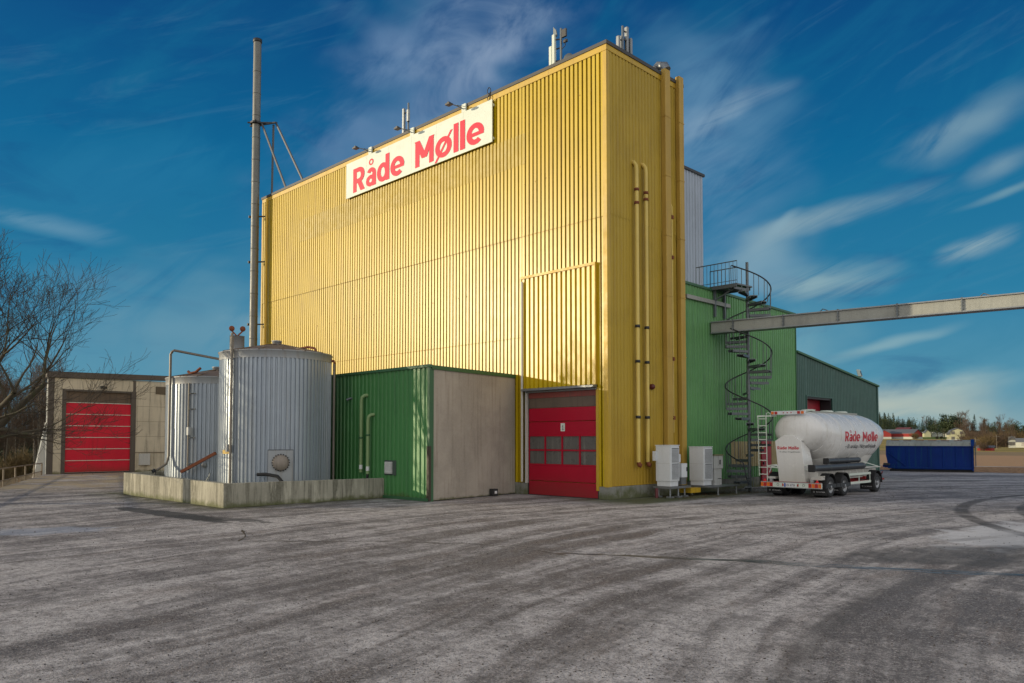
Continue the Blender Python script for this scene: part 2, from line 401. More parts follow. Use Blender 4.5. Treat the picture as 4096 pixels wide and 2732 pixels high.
    def blob(cx, cy, ax, ay, ux, uy, wobs=.5, edge=.25):
        ddx = q.math('SUBTRACT', sx, cx); ddy = q.math('SUBTRACT', sy, cy)
        u = q.math('DIVIDE', q.math('ADD', q.math('MULTIPLY', ddx, ux), q.math('MULTIPLY', ddy, uy)), ax)
        w = q.math('DIVIDE', q.math('ADD', q.math('MULTIPLY', ddx, -uy), q.math('MULTIPLY', ddy, ux)), ay)
        rr = q.math('SQRT', q.math('ADD', q.math('MULTIPLY', u, u), q.math('MULTIPLY', w, w)))
        rr = q.math('ADD', rr, q.math('MULTIPLY', q.math('SUBTRACT', q.noise(p, 1.1, 6, .7), .5), wobs*2))
        return q.ss(rr, 1-edge, 1+edge, 1, 0)
    col = q.mix(q.math('MULTIPLY', blob(-22.8, 8.8, 3.4, .42, 1, .07, .8, .1), .85), col, (.035, .036, .038))   # dark patch before the bund
    col = q.mix(q.math('MULTIPLY', blob(-20.6, 9.1, 2.0, .35, .9, .3, .9, .1), .7), col, (.035, .036, .038))
    col = q.mix(q.math('MULTIPLY', blob(-4.2, 20.6, 3.4, 1.35, .1, .99, 1.3, .16), .6), col, (.60, .61, .64))     # pale dry salt patch on the right
    col = q.mix(q.math('MULTIPLY', blob(-20.6, 4.9, 1.6, .8, .5, .85, 1.2, .3), .4), col, (.33, .40, .52))
    col = q.mix(q.math('MULTIPLY', blob(-3.6, 16.6, 3.2, 1.2, .6, .8, 1.0, .2), .6), col, (.05, .05, .05))
    # curved skid marks
    def ring(cx, cy, r0, w, k):
        ddx = q.math('SUBTRACT', sx, cx); ddy = q.math('SUBTRACT', sy, cy)
        r = q.math('SQRT', q.math('ADD', q.math('MULTIPLY', ddx, ddx), q.math('MULTIPLY', ddy, ddy)))
        e = q.math('ABSOLUTE', q.math('SUBTRACT', r, r0))
        return q.math('MULTIPLY', q.ss(e, w*.5, w, 1, 0), q.ss(q.noise(p, .8, 4), .3, .6, k*.3, k))
    for r0 in (16.4, 18.0): col = q.mix(ring(10.3, 31, r0, .26, .8), col, (.045, .04, .038))
    for r0 in (20, 21.9): col = q.mix(ring(16, 12, r0, .2, .35), col, (.06, .055, .05))
    # damp moss along the walls
    edge = q.math('ADD', q.math('SUBTRACT', 21.9, sy), q.math('MULTIPLY', q.math('SUBTRACT', q.noise(p, 1.4, 5), .5), 1.6))
    mossf = q.math('MULTIPLY', q.math('MULTIPLY', q.ss(sx, -21, -16.5), q.ss(sx, -15.4, -14.6, 1, 0)), q.math('MULTIPLY', q.ss(sy, 19.8, 21.9), q.ss(sy, 27, 32, 1, 0)))
    col = q.mix(q.math('MULTIPLY', mossf, .85), col, (.06, .075, .02))
    m2 = q.math('MULTIPLY', q.math('MULTIPLY', q.ss(sx, -23.4, -22.1, 1, 0), q.ss(sx, -36, -33)), q.math('MULTIPLY', q.ss(sy, 9.2, 10.6), q.ss(sy, 19, 22, 1, 0)))
    col = q.mix(q.math('MULTIPLY', m2, q.ss(q.noise(p, 2, 5), .35, .6, .3, .9)), col, (.06, .062, .024))
    lf = q.math('MULTIPLY', q.ss(sx, -34, -40), q.ss(q.noise(p, .5, 5), .4, .62, .1, .8))  # ground at the far left: sunlight brightened into the colour
    col = q.mix(lf, col, (.36, .29, .17))
    q.link(col, b.inputs['Base Color']); b.inputs['Specular IOR Level'].default_value = .35
    q.link(q.ss(v, .5, .8, .62, .92), b.inputs['Roughness'])
    h = q.math('ADD', q.math('MULTIPLY', agg, .6), q.math('ADD', q.math('MULTIPLY', agg2, -.5), q.math('MULTIPLY', mid, .5)))
    q.link(q.bump(h, .75, .03), b.inputs['Normal'])
    poly = [(-60, 15.7), (12, -11.3), (95, -42), (95, 57.9), (-62, 57.9), (-62, 20)]
    y = MB(); y.add([(a, c, 0) for a, c in poly], [tuple(range(len(poly)))])
    tag(y.build('yard', m, local=True), 'worn grey asphalt yard with tyre marks', kind='structure')
    # cracks and the trickle of water across the yard
    mw, nt, b = newmat('shallow_water'); q = N(nt); p = q.pos()
    q.link(q.mix(q.ss(q.noise(p, 1.5, 4), .4, .6), (.06, .06, .065), (.16, .18, .20)), b.inputs['Base Color']); b.inputs['Roughness'].default_value = .3
    def ribbon(pts, w, seed):
        rnd = random.Random(seed); out = []
        for (x0, y0), (x1, y1) in zip(pts, pts[1:]):
            L = math.hypot(x1-x0, y1-y0); k = max(2, int(L/.18))
            for i in range(k): out.append((x0+(x1-x0)*i/k, y0+(y1-y0)*i/k))
        vs = []; 
        for i, (x, y) in enumerate(out[:-1]):
            x1, y1 = out[i+1]; L = math.hypot(x1-x, y1-y); nx, ny = -(y1-y)/L, (x1-x)/L
            j = (noise.noise((i*.11, seed, 0)))*.22; ww = w*(.25+abs(noise.noise((i*.35, seed, 4)))*2.2)
            vs += [(x+nx*(j-ww), y+ny*(j-ww), .004), (x+nx*(j+ww), y+ny*(j+ww), .004)]
        return vs, [(2*i, 2*i+2, 2*i+3, 2*i+1) for i in range(len(vs)//2-1)]
    o = MB()
    for k, off in enumerate((0, .28, -.25)):
        vs, fs = ribbon([(-9.6+off*.5, 10.9+off*.4), (-6.9, 12.5+off*.5), (-4.9, 13.25+off*.4), (-3.0, 14.2+off*.5), (.5, 16.3)], .035, 3+k); o.add(vs, fs)
    tag(o.build('water_trickle', mw), 'thin wet trickle crossing the asphalt', kind='structure')
    o = MB()
    for k, off in enumerate((0, .16)):
        vs, fs = ribbon([(-15.4, 7.5+off), (-13.25, 9.7-off*.5), (-11.6, 10.7+off), (-9.0, 10.9+off*2)], .02, 13+k); o.add(vs, fs)
    for pts in ([(-15.5, 7.45), (-17.75, 8.73)],):
        vs, fs = ribbon(pts, .03, 31); o.add(vs, fs)
    tag(o.build('asphalt_crack', flat('crack_dark', (.06, .045, .03), .95)), 'long open seam with rusty silt in the asphalt', kind='structure')
build_ground()
def grit():
    rnd = random.Random(9); w = MB()
    for k in range(5200):
        a = rnd.uniform(-40, 40); d = 7+34*rnd.random()**1.6; x, y = pol(a, d); s_ = rnd.uniform(.004, .011)*(1+d*.05)
        if x < -16.5 and y > 10: continue
        h_ = s_*rnd.uniform(.5, .9); t = rnd.uniform(0, 3)
        c, sn = math.cos(t)*s_, math.sin(t)*s_
        w.add([(x+c, y+sn, .002), (x-sn*.8, y+c*.8, .002), (x-c, y-sn, .002), (x+sn*.8, y-c*.8, .002), (x, y, h_)], [(0, 1, 4), (1, 2, 4), (2, 3, 4), (3, 0, 4)])
    tag(w.build('grit', flat('dark_grit', (.06, .05, .045), .9, var=.8), None, local=True), 'loose dark grit and crumbs scattered over the asphalt', kind='stuff')
grit()

# ------------------------------------------------------------------ yellow mill building
XC, YW = -17.0, 21.8         # near corner
HT = 16.5; XL, YR = -42.8, 26.75
B = thing('mill_building', 'tall yellow corrugated mill building with a red roll-up door', 'building', (-30, 24.3, 0))
def tiers(mb, p0, p1, zs, **k):
    for i, (a, b) in enumerate(zip(zs, zs[1:])):
        dx, dy = p1[0]-p0[0], p1[1]-p0[1]; L = math.hypot(dx, dy); o = (.0 if i % 2 else .008)+.004*i
        nx, ny = dy/L*o, -dx/L*o
        mb.corr((p0[0]+nx, p0[1]+ny), (p1[0]+nx, p1[1]+ny), a-(.06 if i else 0), b, **k)
w = MB(); K = dict(pitch=.21, dep=.07, outf=.62, slope=.06)
tiers(w, (XL, YW), (-21.22, YW), [.46, 6.2, 10.2, HT-.1], **K)
tiers(w, (-21.22, YW), (-17.45, YW), [8.45, 10.2, HT-.1], **K)
tiers(w, (-17.45, YW), (XC, YW), [.46, 6.2, 10.2, HT-.1], **K)
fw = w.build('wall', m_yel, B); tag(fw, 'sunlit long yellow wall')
w = MB()
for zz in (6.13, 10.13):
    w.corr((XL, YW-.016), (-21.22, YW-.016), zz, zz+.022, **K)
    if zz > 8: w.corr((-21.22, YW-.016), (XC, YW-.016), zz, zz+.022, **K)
w.build('lap_shadow_line', flat('lap_shadow', (.36, .235, .01), .6), B)  # thin dark strips, the shadow under each sheet overlap put into their colour
w = MB(); K2 = dict(pitch=.2, dep=.03, outf=.5, slope=.14)
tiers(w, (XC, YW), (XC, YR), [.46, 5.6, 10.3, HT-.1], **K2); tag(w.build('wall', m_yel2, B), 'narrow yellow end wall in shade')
w = MB(); w.box(XL+.06, YW+.2, .1, XC-.08, YR-.06, HT-.12)  # inner body closes back and far end
# opening for the door is in front of the inner body: body starts behind it
w.box(XL, YR-.05, .46, XC-.1, YR+.01, HT-.1)
w.build('inner_wall', m_ytrim, B)
w = MB(); w.box(XL-.03, YW+.0, .3, XL+.05, YR, HT-.1); w.build('wall', m_ytrim, B)
w = MB()                                                     # parapet capping
w.box(XL-.06, YW-.07, HT-.1, XC+.07, YW+.05, HT+.03); w.box(XC-.05, YW+.05, HT-.1, XC+.07, YR+.04, HT+.03); w.box(XL-.06, YR-.06, HT-.1, XC-.05, YR+.04, HT+.03)
w.build('roof_edge', m_roofed, B)
w = MB(); w.box(XL, YW-.035, HT-.32, XC+.03, YW-.004, HT-.101); w.box(XC+.004, YW-.034, HT-.30, XC+.035, YR, HT-.101); w.build('fascia', m_ytrim, B)
w = MB(); w.box(XL, YW+.1, HT-.11, XC-.1, YR-.1, HT-.06); w.build('roof', m_roofed, B)
w = MB()                                                     # corner flashing folded round the corner, door jamb strips
w.box(XC-.16, YW-.022, .44, XC+.02, YW-.004, HT-.32); w.box(XC+.005, YW-.004, .44, XC+.021, YW+.17, HT-.30)
w.box(-17.52, YW-.03, .3, -17.40, YW+.12, 4.0); w.box(XL-.04, YW-.02, .46, XL+.1, YW-.002, HT-.32)
bevel(w.build('corner_trim', m_ytrim, B), .004)
w = MB(); w.box(-17.44, YW+.0, 0, XC+.03, YW+.5, .45); w.box(XC-.4, YW+.5, 0, XC+.028, YR, .448); bevel(w.build('plinth', m_plinth, B), .015)
bevel(MB().box(-21.7, YW-.02, 0, -20.96, YW+.4, .45).build('plinth', m_plinth, B), .015)
# rough translucent strip under the sign
w = MB(); w.corr((-38.4, YW-.02), (-21.07, YW-.02), 13.05, 14.28, **K); w.build('skylight_strip', m_strip, B)
# raised sheet above the door
w = MB(); w.corr((-21.15, YW-.10), (-17.5, YW-.10), 4.1, 8.42, pitch=.235, dep=.06, outf=.55, slope=.08)
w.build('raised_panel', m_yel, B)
w = MB(); w.box(-21.2, YW-.14, 8.42, -17.45, YW, 8.52); w.box(-17.5, YW-.13, 4.1, -17.45, YW, 8.42); w.box(-21.2, YW-.13, 4.1, -21.15, YW, 8.42)
w.build('panel_trim', m_ytrim, B)
w = MB(); w.tube([(-21.08, YW-.17, 8.3), (-21.08, YW-.17, .5)], .045, 8); w.box(-21.02, YW-.06, .45, -20.94, YW+.1, 4.05); w.build('downpipe', m_wpipe, B)
# roll-up door
D = MB(); x0, x1 = -20.93, -17.5; yd = YW+.06
rows = [(0.02, .54), (.56, 1.15), (2.30, 2.80), (2.82, 3.33)]
for a, b in rows: D.box(x0, yd, a, x1, yd+.05, b)
door = D.build('door', m_red, B); bevel(door, .012)
D = MB()
for z in (1.15, 1.70, 2.25): D.box(x0, yd-.005, z, x1, yd+.055, z+.055)
xs = [x0+(x1-x0)*k/4 for k in range(5)]
for k, x in enumerate(xs): D.box(x-(.03 if k else 0), yd-.008, 1.16, x+(.03 if k < 4 else 0), yd+.052, 2.3)
D.build('window_frame', m_red, door)
for k in range(4):
    for a, b in ((1.21, 1.70), (1.76, 2.25)):
        MB().box(xs[k]+.03, yd+.03, a, xs[k+1]-.03, yd+.04, b).build('window', m_glass, door)
MB().box(x0, yd+.01, 3.34, x1, yd+.055, 3.72).build('grimy_band', m_brown, door)
MB().box(x0, yd-.01, 3.72, x1, yd+.06, 3.93).build('top_band', m_redfade, door)
D = MB(); D.box(x0-.03, yd-.02, 0, x0, yd+.05, 3.95); D.box(x1, yd-.02, 0, x1+.03, yd+.05, 3.95); D.box(x0, yd-.02, .0, x1, yd+.05, .02); D.build('guide_rail', m_dark, door)
n1 = MB().box(-19.28, yd-.006, 2.44, -19.07, yd, 2.74).build('number_plate', m_sign, door)
t = MB(); t.box(-19.175, yd-.012, 2.49, -19.15, yd-.008, 2.66).box(-19.2, yd-.012, 2.49, -19.12, yd-.0085, 2.505).box(-19.195, yd-.012, 2.62, -19.17, yd-.0085, 2.64); t.build('lettering', m_txtblk, n1)
c = MB(); c.prism([(x0-.12, YW-.28, 4.00), (x0-.12, YW-.05, 4.0), (x0-.12, YW-.05, 4.12), (x0-.12, YW-.28, 4.07)], (x1-x0+.16, 0, 0)); c.box(x0-.05, YW-.06, 3.93, x1+.03, YW+.05, 3.99)
c.build('door_canopy', m_galv, B)
# end wall pipes and ducts
for k, (y, zt) in enumerate(((23.38, 12.2), (23.97, 12.25))):
    x = XC+.16; pts = [(XC-.05, y-.03, zt+.28), (XC+.05, y-.02, zt+.25), (x-.02, y, zt+.12), (x, y, zt-.05), (x, y, 1.3)]
    q = MB().tube(pts, .075, 12).build('downpipe', m_ypipe, B)
    MB().tube([(x, y, 1.3), (x+.02, y+.02, 1.2), (x+.1, y+.05, 1.17)], .085, 10).build('spout', m_rust, q)
    for z in (11.4, 10.9+.25*k, 6.3, 5.0, 2.95): MB().lathe((x, y, z), [(.078, -.05), (.095, -.05), (.095, .05), (.078, .05)], 12).build('clamp', m_rust if z > 10 else m_dark, q)
def duct(y0, y1, z0, z1, d, m, name='air_duct'):
    q = MB().box(XC+.03, y0, z0, XC+d, y1, z1).build(name, m, B); bevel(q, .02)
    z = z1-1.9
    while z > z0+.4: MB().box(XC+.028, y0-.012, z, XC+d+.012, y1+.012, z+.03).build('seam_band', m, q); z -= 2.35
    return q
duct(25.2, 25.56, .6, 16.62, .24, m_duct)
duct(26.22, 26.54, .2, 16.66, .22, m_duct)
MB().box(XC-.02, 26.66, .2, XC+.05, 26.76, HT).build('corner_trim', m_ytrim, B)
MB().tube([(XC-.5, 25.4, 16.3), (XC-.45, 25.4, 16.75), (XC-.2, 25.4, 16.92), (XC+.1, 25.4, 16.8), (XC+.18, 25.4, 16.62)], .17, 12).build('duct_elbow', m_galv, B)
q = MB().tube([(XC+.0, 25.8, 11.5), (XC+.09, 25.8, 11.3), (XC+.09, 25.8, 2.4)], .035, 8).build('conduit', m_ypipe, B)
for z in (10.8, 9.2, 5.2, 2.9): MB().box(XC+.04, 25.74, z, XC+.15, 25.86, z+.14).build('junction_box', m_rust, q)
s = MB().lathe((XC, 24.43, 4.12), [(.0, .17), (.06, .16), (.10, .11), (.11, .05), (.11, -.01)], 16, ax=(1,0,0))
tag(s.build('alarm_bell', flat('dark_red', (.10, .012, .012), .4)), 'round dark red alarm dome on the yellow end wall', 'alarm')
# spiral cable hook over the roof edge
s = MB(); s.tube([(-23.05+.1*math.sin(t*.9), YW-.09, 16.75-.085*t) for t in range(9)], .018, 6); s.tube([(-23.05-.1*math.sin(t*.9), YW-.11, 16.75-.085*t) for t in range(9)], .018, 6)
tag(s.build('hanging_cable', m_dark), 'short black twisted cable loop over the roof edge beside the white sign', 'cable')
# rivets/screws along the sheets
w = MB()
rr = random.Random(5)
for x in [XL+.05+.19*k*3 for k in range(45)]:
    for z in (6.1, 8.2, 10.15, 12.2, 14.9, 2.0, 4.2):
        if -21.3 < x < -17.4 and z < 8.5: continue
        w.box(x, YW-.012, z+rr.uniform(-.03, .03), x+.022, YW+.0, z+.022)
w.build('screw_heads', m_rust, fw)

# ------------------------------------------------------------------ sign and its lamps
ys = YW-.16
S = thing('shop_sign', 'long white board sign reading in big red letters on the yellow wall', 'sign', (-28.2, ys, 14.38))
b = MB()
for k in range(6):
    xa = -33.6+k*1.8; b.box(xa+.004, ys, 14.38, xa+1.796, ys+.05, 16.16)
b.box(-33.6, ys+.05, 14.5, -22.8, ys+.13, 14.6); b.box(-33.6, ys+.05, 15.9, -22.8, ys+.13, 16.0)
b.build('board', m_sign, S)
t = MB()
brand(t, 'Råde', 4.22, 1.2, lambda u, v: (-32.95+u, ys-.012, 14.54+v), (0, -1, 0), .002); t.build('lettering', m_signred, S); t = MB()
brand(t, 'Mølle', 4.62, 1.2, lambda u, v: (-27.9+u, ys-.012, 14.54+v), (0, -1, 0), .002)
t.build('lettering', m_signred, S)
def sign_lamp():
    o = thing('sign_lamp', 'x', 'lamp', group='arm lamps above the white sign')
    MB().box(-.13, -.09, -.22, .13, -.02, .22).build('wall_plate', m_sign, o)
    a = MB(); a.tube([(0, -.09, .0), (0, -.4, .02), (0, -.85, .0)], .022, 8); a.tube([(.05, -.09, .1), (.03, -.5, .03)], .012, 6); a.build('arm', m_steel, o)
    MB().box(-.13, -1.02, -.09, .13, -.80, -.02).box(-.05, -.98, -.02, .05, -.84, .04).build('lamp_head', m_dark, o)
    return o
L0 = sign_lamp()
for k, (x, lb) in enumerate(((-31.55, 'left lamp on a thin arm above the first letters of the white sign'), (-28.2, 'middle lamp on a thin arm above the gap between the two sign words'), (-24.6, 'right lamp on a thin arm above the last letters of the white sign'))):
    o = L0 if k == 0 else copy_tree(L0); o.location = (x, YW-.05, 16.3); o['label'] = lb

# ------------------------------------------------------------------ chimney
C = thing('chimney', 'tall slim grey steel flue pipe at the left end of the yellow wall', 'chimney', (-42.45, 21.15, 0))
cx, cy = -42.45, 21.15
MB().lathe((cx, cy, 0), [(.225, 0), (.225, 25.7)], 24).build('flue_pipe', m_chim, C)
MB().lathe((cx, cy, 0), [(.225, 25.6), (.26, 25.62), (.26, 25.8), (.21, 25.82), (.2, 25.5), (.0, 25.4)], 24).build('cap', m_dark, C)
r = MB()
for z in [1.4+1.32*k for k in range(18)]: r.lathe((cx, cy, z), [(.226, -.025), (.24, -.02), (.24, .02), (.226, .025)], 24)
r.build('seam_ring', m_chim, C)
r = MB(); r.lathe((cx, cy, 20.75), [(.226, -.05), (.36, -.05), (.36, .05), (.226, .05)], 12, smooth=False)
r.bar((cx-.55, cy-.1, 20.72), (cx+1.0, cy+.7, 20.72), .09); r.bar((cx-.3, cy-.4, 20.78), (cx+.9, cy+.85, 20.78), .07); r.bar((cx-.5, cy+.3, 20.75), (cx+.5, cy-.3, 20.75), .07)
r.build('collar', m_dark, C)
for p0, p1 in (((cx+.65, cy+.75, 20.7), (cx+.55, cy+.75, HT)), ((cx+.3, cy+.2, 20.7), (-40.2, YW+.1, HT)), ((cx+.9, cy+.8, 20.7), (-38.5, YW+.25, HT))):
    MB().bar(p0, p1, .09).build('strut', flat('strut_grey', (.10, .11, .12), .6), C)
for z in (15.3, 12.6, 8.9):
    MB().bar((cx-.6, cy+.0, z), (cx+.25, cy+.65, z), .07).tube([(cx-.62, cy-.02, z-.06), (cx-.62, cy-.02, z+.07)], .07, 8).build('wall_bracket', m_dark, C)
tag(MB().lathe((cx+.62, cy+.42, .3), [(.07, 0), (.07, 15.9)], 10).build('rain_pipe', m_ytrim, B), 'yellow rain pipe')

# ------------------------------------------------------------------ antennas on the roof
def panel_ant(name, label, base, h, panels, dish=None, square=None):
    o = thing(name, label, 'antenna', base, 'phone antennas on the mill roof')
    x, y, z = base
    MB().tube([(x, y, z), (x, y, z+h)], .045, 8).build('mast', m_steel, o)
    for dx, dy, z0, z1 in panels:
        q = MB().box(x+dx-.07, y+dy-.06, z+z0, x+dx+.07, y+dy+.06, z+z1).build('panel', m_sign if dish else m_galv, o); bevel(q, .02)
    r = MB()
    for dx, dy, z0, z1 in panels:
        for zz in (z0+.25*(z1-z0), z0+.85*(z1-z0)): r.bar((x, y, z+zz), (x+dx, y+dy, z+zz), .04)
    r.build('bracket', m_dark, o)
    if dish: MB().lathe((x+dish[0], y+dish[1], z+dish[2]), [(.0, -.05), (.12, -.03), (.2, .03), (.19, .05), (.0, .0)], 18, ax=(.3, -1, .2)).build('dish', m_steel, o)
    if square:
        r = MB(); r.box(x+.12, y-.12, z+h-.45, x+.34, y-.04, z+h-.15); r.box(x+.1, y, z+h-.6, x+.28, y+.08, z+h-.5); r.build('remote_unit', m_dark, o)
        MB().prism([(x-.32, y-.1, z+h-.28), (x-.12, y-.1, z+h-.28), (x-.18, y-.1, z+h-.02), (x-.32, y-.1, z+h+.14)], (0, .04, 0)).build('square_reflector', m_steel, o)
        MB().tube([(x+.25, y-.05, z+h-.5), (x+.22, y, z+h-.75), (x, y, z+h-.85)], .015, 5).build('cable', m_dark, o)
    return o
panel_ant('antenna_mast', 'pole with two tall white antenna panels and a small dish on the front roof edge', (-19.55, 22.25, HT+.0), 1.62, [(-.48, -.05, -.15, 1.05), (-.26, -.12, 0, 1.42)], (.38, 0, .3), True)
panel_ant('antenna_mast', 'cluster of grey antenna tubes rising over the shaded end wall', (-17.45, 23.4, HT), 1.35, [(0, .25, 0, 1.4), (-.1, -.14, .0, .95), (.05, .42, 0, 1.0), (-.15, .1, 0, 1.05)])
panel_ant('antenna_mast', 'thin twin-pole antenna behind the sign lamps', (-29.7, 22.6, HT), 1.95, [(-.26, -.08, .2, 1.72), (.05, -.05, 1.0, 1.6)])
o = thing('roof_vent', 'small pair of dark vent pipes at the far top corner of the end wall', 'vent', (-17.3, 26.9, HT))
o = MB().tube([(-17.35, 26.4, HT), (-17.35, 26.4, HT+.35)], .05, 8).build('vent_pipe', m_steel, o) and o
MB().tube([(-17.25, 26.6, HT), (-17.25, 26.6, HT+.28), (-17.2, 26.7, HT+.34)], .04, 8).build('vent_pipe', m_dark, o)

# ------------------------------------------------------------------ green annex
A = thing('green_annex', 'low green corrugated annex with one pinkish rendered side', 'building', (-24, 19.3, 0))
ax, ay, ah = -20.87, 16.85, 4.72
w = MB(); tiers(w, (-29.5, ay), (ax, ay), [.08, ah-.1], pitch=.25, dep=.045, outf=.42, slope=.1); w.build('wall', m_green, A)
ex_, ey_ = -21.62, YW-.03
w = MB(); w.prism([(ax+.015, ay+.04, .03), (ex_+.015, ey_, .03), (ex_-.12, ey_, .03), (ax-.12, ay+.04, .03)], (0, 0, ah-.17)); tag(w.build('wall', m_plast, A), 'smooth pinkish rendered side wall')
w = MB(); w.prism([(-29.5, ay+.1, 0), (ax-.15, ay+.1, 0), (ex_-.15, ey_-.03, 0), (-29.5, ey_-.03, 0)], (0, 0, ah-.16)); w.build('inner_wall', m_conc, A)
w = MB(); w.box(-29.5, ay-.06, ah-.1, ax+.06, ay+.08, ah); w.prism([(ax+.06, ay+.08, ah-.16), (ex_+.06, ey_, ah-.16), (ex_-.1, ey_, ah-.16), (ax-.1, ay+.08, ah-.16)], (0, 0, .14)); w.prism([(-29.5, ay+.08, ah-.14), (ax-.1, ay+.08, ah-.14), (ex_-.1, ey_-.01, ah-.14), (-29.5, ey_-.01, ah-.14)], (0, 0, .08)); w.build('roof_edge', m_gtrim, A)
w = MB(); w.box(ax-.07, ay-.03, 1.9, ax+.04, ay+.035, ah-.1); w.box(ax+.015, ay+.03, .0, ax+.03, ay+.17, ah-.17); w.build('corner_trim', m_gtrim, A)
w = MB(); w.box(ax-.10, ay-.035, .03, ax+.042, ay+.06, 1.9); w.build('corner_guard', flat('brown_guard', (.045, .035, .022), .6), A)
w = MB(); w.bar((-24.2, ay-.06, .06), (ax, ay-.06, .06), .04, .1); w.build('base_trim', m_gtrim, A)
w = MB(); w.box(-23.42, ay-.03, .84, -22.72, ay-.005, 1.38); v = w.build('vent', flat('vent_frame', (.05, .075, .06), .6), A)
w = MB()
w.box(-23.33, ay-.09, .90, -22.93, ay-.03, .93)
for k in range(8): w.prism([(-23.33, ay-.10, .94+k*.048), (-23.33, ay-.035, .94+k*.048), (-23.33, ay-.035, .985+k*.048), (-23.33, ay-.09, .975+k*.048)], (.4, 0, 0))
w.build('louvre', m_louv, v)
for k, (x, zt, zb) in enumerate(((-24.72, 3.66, .9), (-24.28, 2.92, .85))):
    q = MB().tube([(x+.13, ay+.02, zt+.14), (x+.1, ay-.1, zt+.13), (x+.03, ay-.16, zt+.06), (x, ay-.17, zt-.08), (x, ay-.17, zb)], .065, 12).build('vent_pipe', m_gpipe, A)
    r = MB(); r.lathe((x, ay-.17, 2.2+.1*k), [(.067, -.03), (.082, -.03), (.082, .03), (.067, .03)], 12); r.build('pipe_joint', m_gtrim, q)
    MB().lathe((x, ay-.17, zb+.12), [(.068, 0), (.068, .16)], 12).build('white_band', m_txtwht, q)
q = MB().tube([(-24.28, ay-.17, .85), (-24.28, ay-.18, .7), (-24.33, ay-.25, .45), (-24.5, ay-.35, .2)], .05, 8).build('hose_end', m_black, A)
tag(MB().tube([(-25.6, ay, 3.72), (-25.62, ay-.08, 3.72), (-25.72, ay-.16, 3.66)], [.03, .04, .06], 8).build('wall_lamp', m_steel), 'tiny grey lamp on the green annex wall', 'lamp')
o = thing('floor_socket_box', 'small black box with a pale label at the foot of the pinkish wall', 'box', (-21.1, 20.25, 0))
bevel(MB().box(-21.32, 20.12, .02, -21.12, 20.38, .28).build('box', m_dark, o), .01); MB().box(-21.119, 20.2, .1, -21.112, 20.32, .2).build('label', m_txtwht, o)

# ------------------------------------------------------------------ bund wall and silos
Bd = thing('bund_wall', 'low stained concrete wall enclosing the two grey silos', 'wall', (-27.5, 13.5, 0))
w = MB()
c0 = (-23.34, 10.73); lf = (-32.1, 10.73)
def wallseg(a, b, h0, h1, th=.24):
    a = Vector((*a, 0)); b = Vector((*b, 0)); t = (b-a).normalized(); n = Vector((-t.y, t.x, 0))*th
    w.add([a, b, b+n, a+n, a+Vector((0,0,h0)), b+Vector((0,0,h1)), b+n+Vector((0,0,h1)), a+n+Vector((0,0,h0))],
          [(0,3,2,1),(4,5,6,7),(0,1,5,4),(1,2,6,5),(2,3,7,6),(3,0,4,7)])
wallseg(lf, c0, .85, .76); wallseg((c0[0], c0[1]+.24), (-23.45, ay-.01), .758, .72); wallseg((-34.0, ay-.1), (lf[0], lf[1]+.24), .9, .845)
wallseg((-29.5, ay+.1), (-34.0, ay+.1), .8, .88)
bevel(w.build('wall', m_conc, Bd), .012)
w = MB().add([(-32, 10.9, .1), (-23.5, 10.9, .1), (-23.5, 16.8, .1), (-33.8, 16.8, .1)], [(0,1,2,3)]); w.build('floor', m_plinth, Bd)
def silo(label, x, y, r, h, hc, seam, nrib):
    o = thing('silo', label, 'silo', (x, y, .1))
    prof = []; n = nrib*4
    vs = []; 
    for z in (.1, seam, seam+.001, h-.16):
        for k in range(nrib):
            for q, dd in ((0, 0), (.45, 0), (.56, -.045), (.89, -.045)):
                a = 2*PI*(k+q)/nrib; rr = r+dd+(.006 if z > seam else 0)
                vs.append((x+rr*math.cos(a), y+rr*math.sin(a), z))
    fs = [(i*n+k, i*n+(k+1) % n, (i+1)*n+(k+1) % n, (i+1)*n+k) for i in range(3) for k in range(n)]
    MB().add(vs, fs).build('shell', m_silver, o)
    rim = MB().lathe((x, y, 0), [(r+.012, h-.26), (r+.02, h-.02), (r+.05, h), (r+.04, h+.03)], 64).build('rim', m_silver2, o)
    rf = MB().lathe((x, y, 0), [(r+.06, h), (r*.5, (h+hc)/2+.06), (.16, hc-.02), (.14, hc)], 16, smooth=False).build('roof', m_cone, o)
    rb = MB()
    for k in range(16):
        a = 2*PI*k/16; rb.bar((x+(r+.05)*math.cos(a), y+(r+.05)*math.sin(a), h+.03), (x+.16*math.cos(a), y+.16*math.sin(a), hc), .05, .035)
    rb.build('roof_rib', m_cone, rf)
    MB().lathe((x, y, 0), [(.17, hc-.06), (.17, hc+.08), (.19, hc+.08), (.19, hc+.13), (0, hc+.13)], 16).build('cap', m_silver2, o)
    return o
bx, by, br = -26.9, 14.35, 2.02
S1 = silo('larger grey corrugated silo with round bolted hatch inside the bund', bx, by, br, 5.28, 5.72, 2.15, 80)
sx_, sy_, sr = -31.03, 13.9, 1.9
S2 = silo('smaller grey corrugated silo behind and left of the large one', sx_, sy_, sr, 4.55, 4.98, 2.55, 76)
def on(c, r, a): return (c[0]+r*math.cos(a), c[1]+r*math.sin(a))
tocam1 = math.atan2(-by, -bx); tocam2 = math.atan2(-sy_, -sx_)
def cyl_patch(mb, c, r, a0, a1, z0, z1, n=10):
    vs = []
    for k in range(n+1):
        a = a0+(a1-a0)*k/n; x, y = on(c, r, a); vs += [(x, y, z0), (x, y, z1)]
    mb.add(vs, [(2*k, 2*k+2, 2*k+3, 2*k+1) for k in range(n)], True)
h = MB(); ha = tocam1+R(5); cyl_patch(h, (bx, by), br+.02, ha-.21, ha+.21, .3, 1.75); h.build('hatch_plate', m_silver2, S1)
hf = MB()
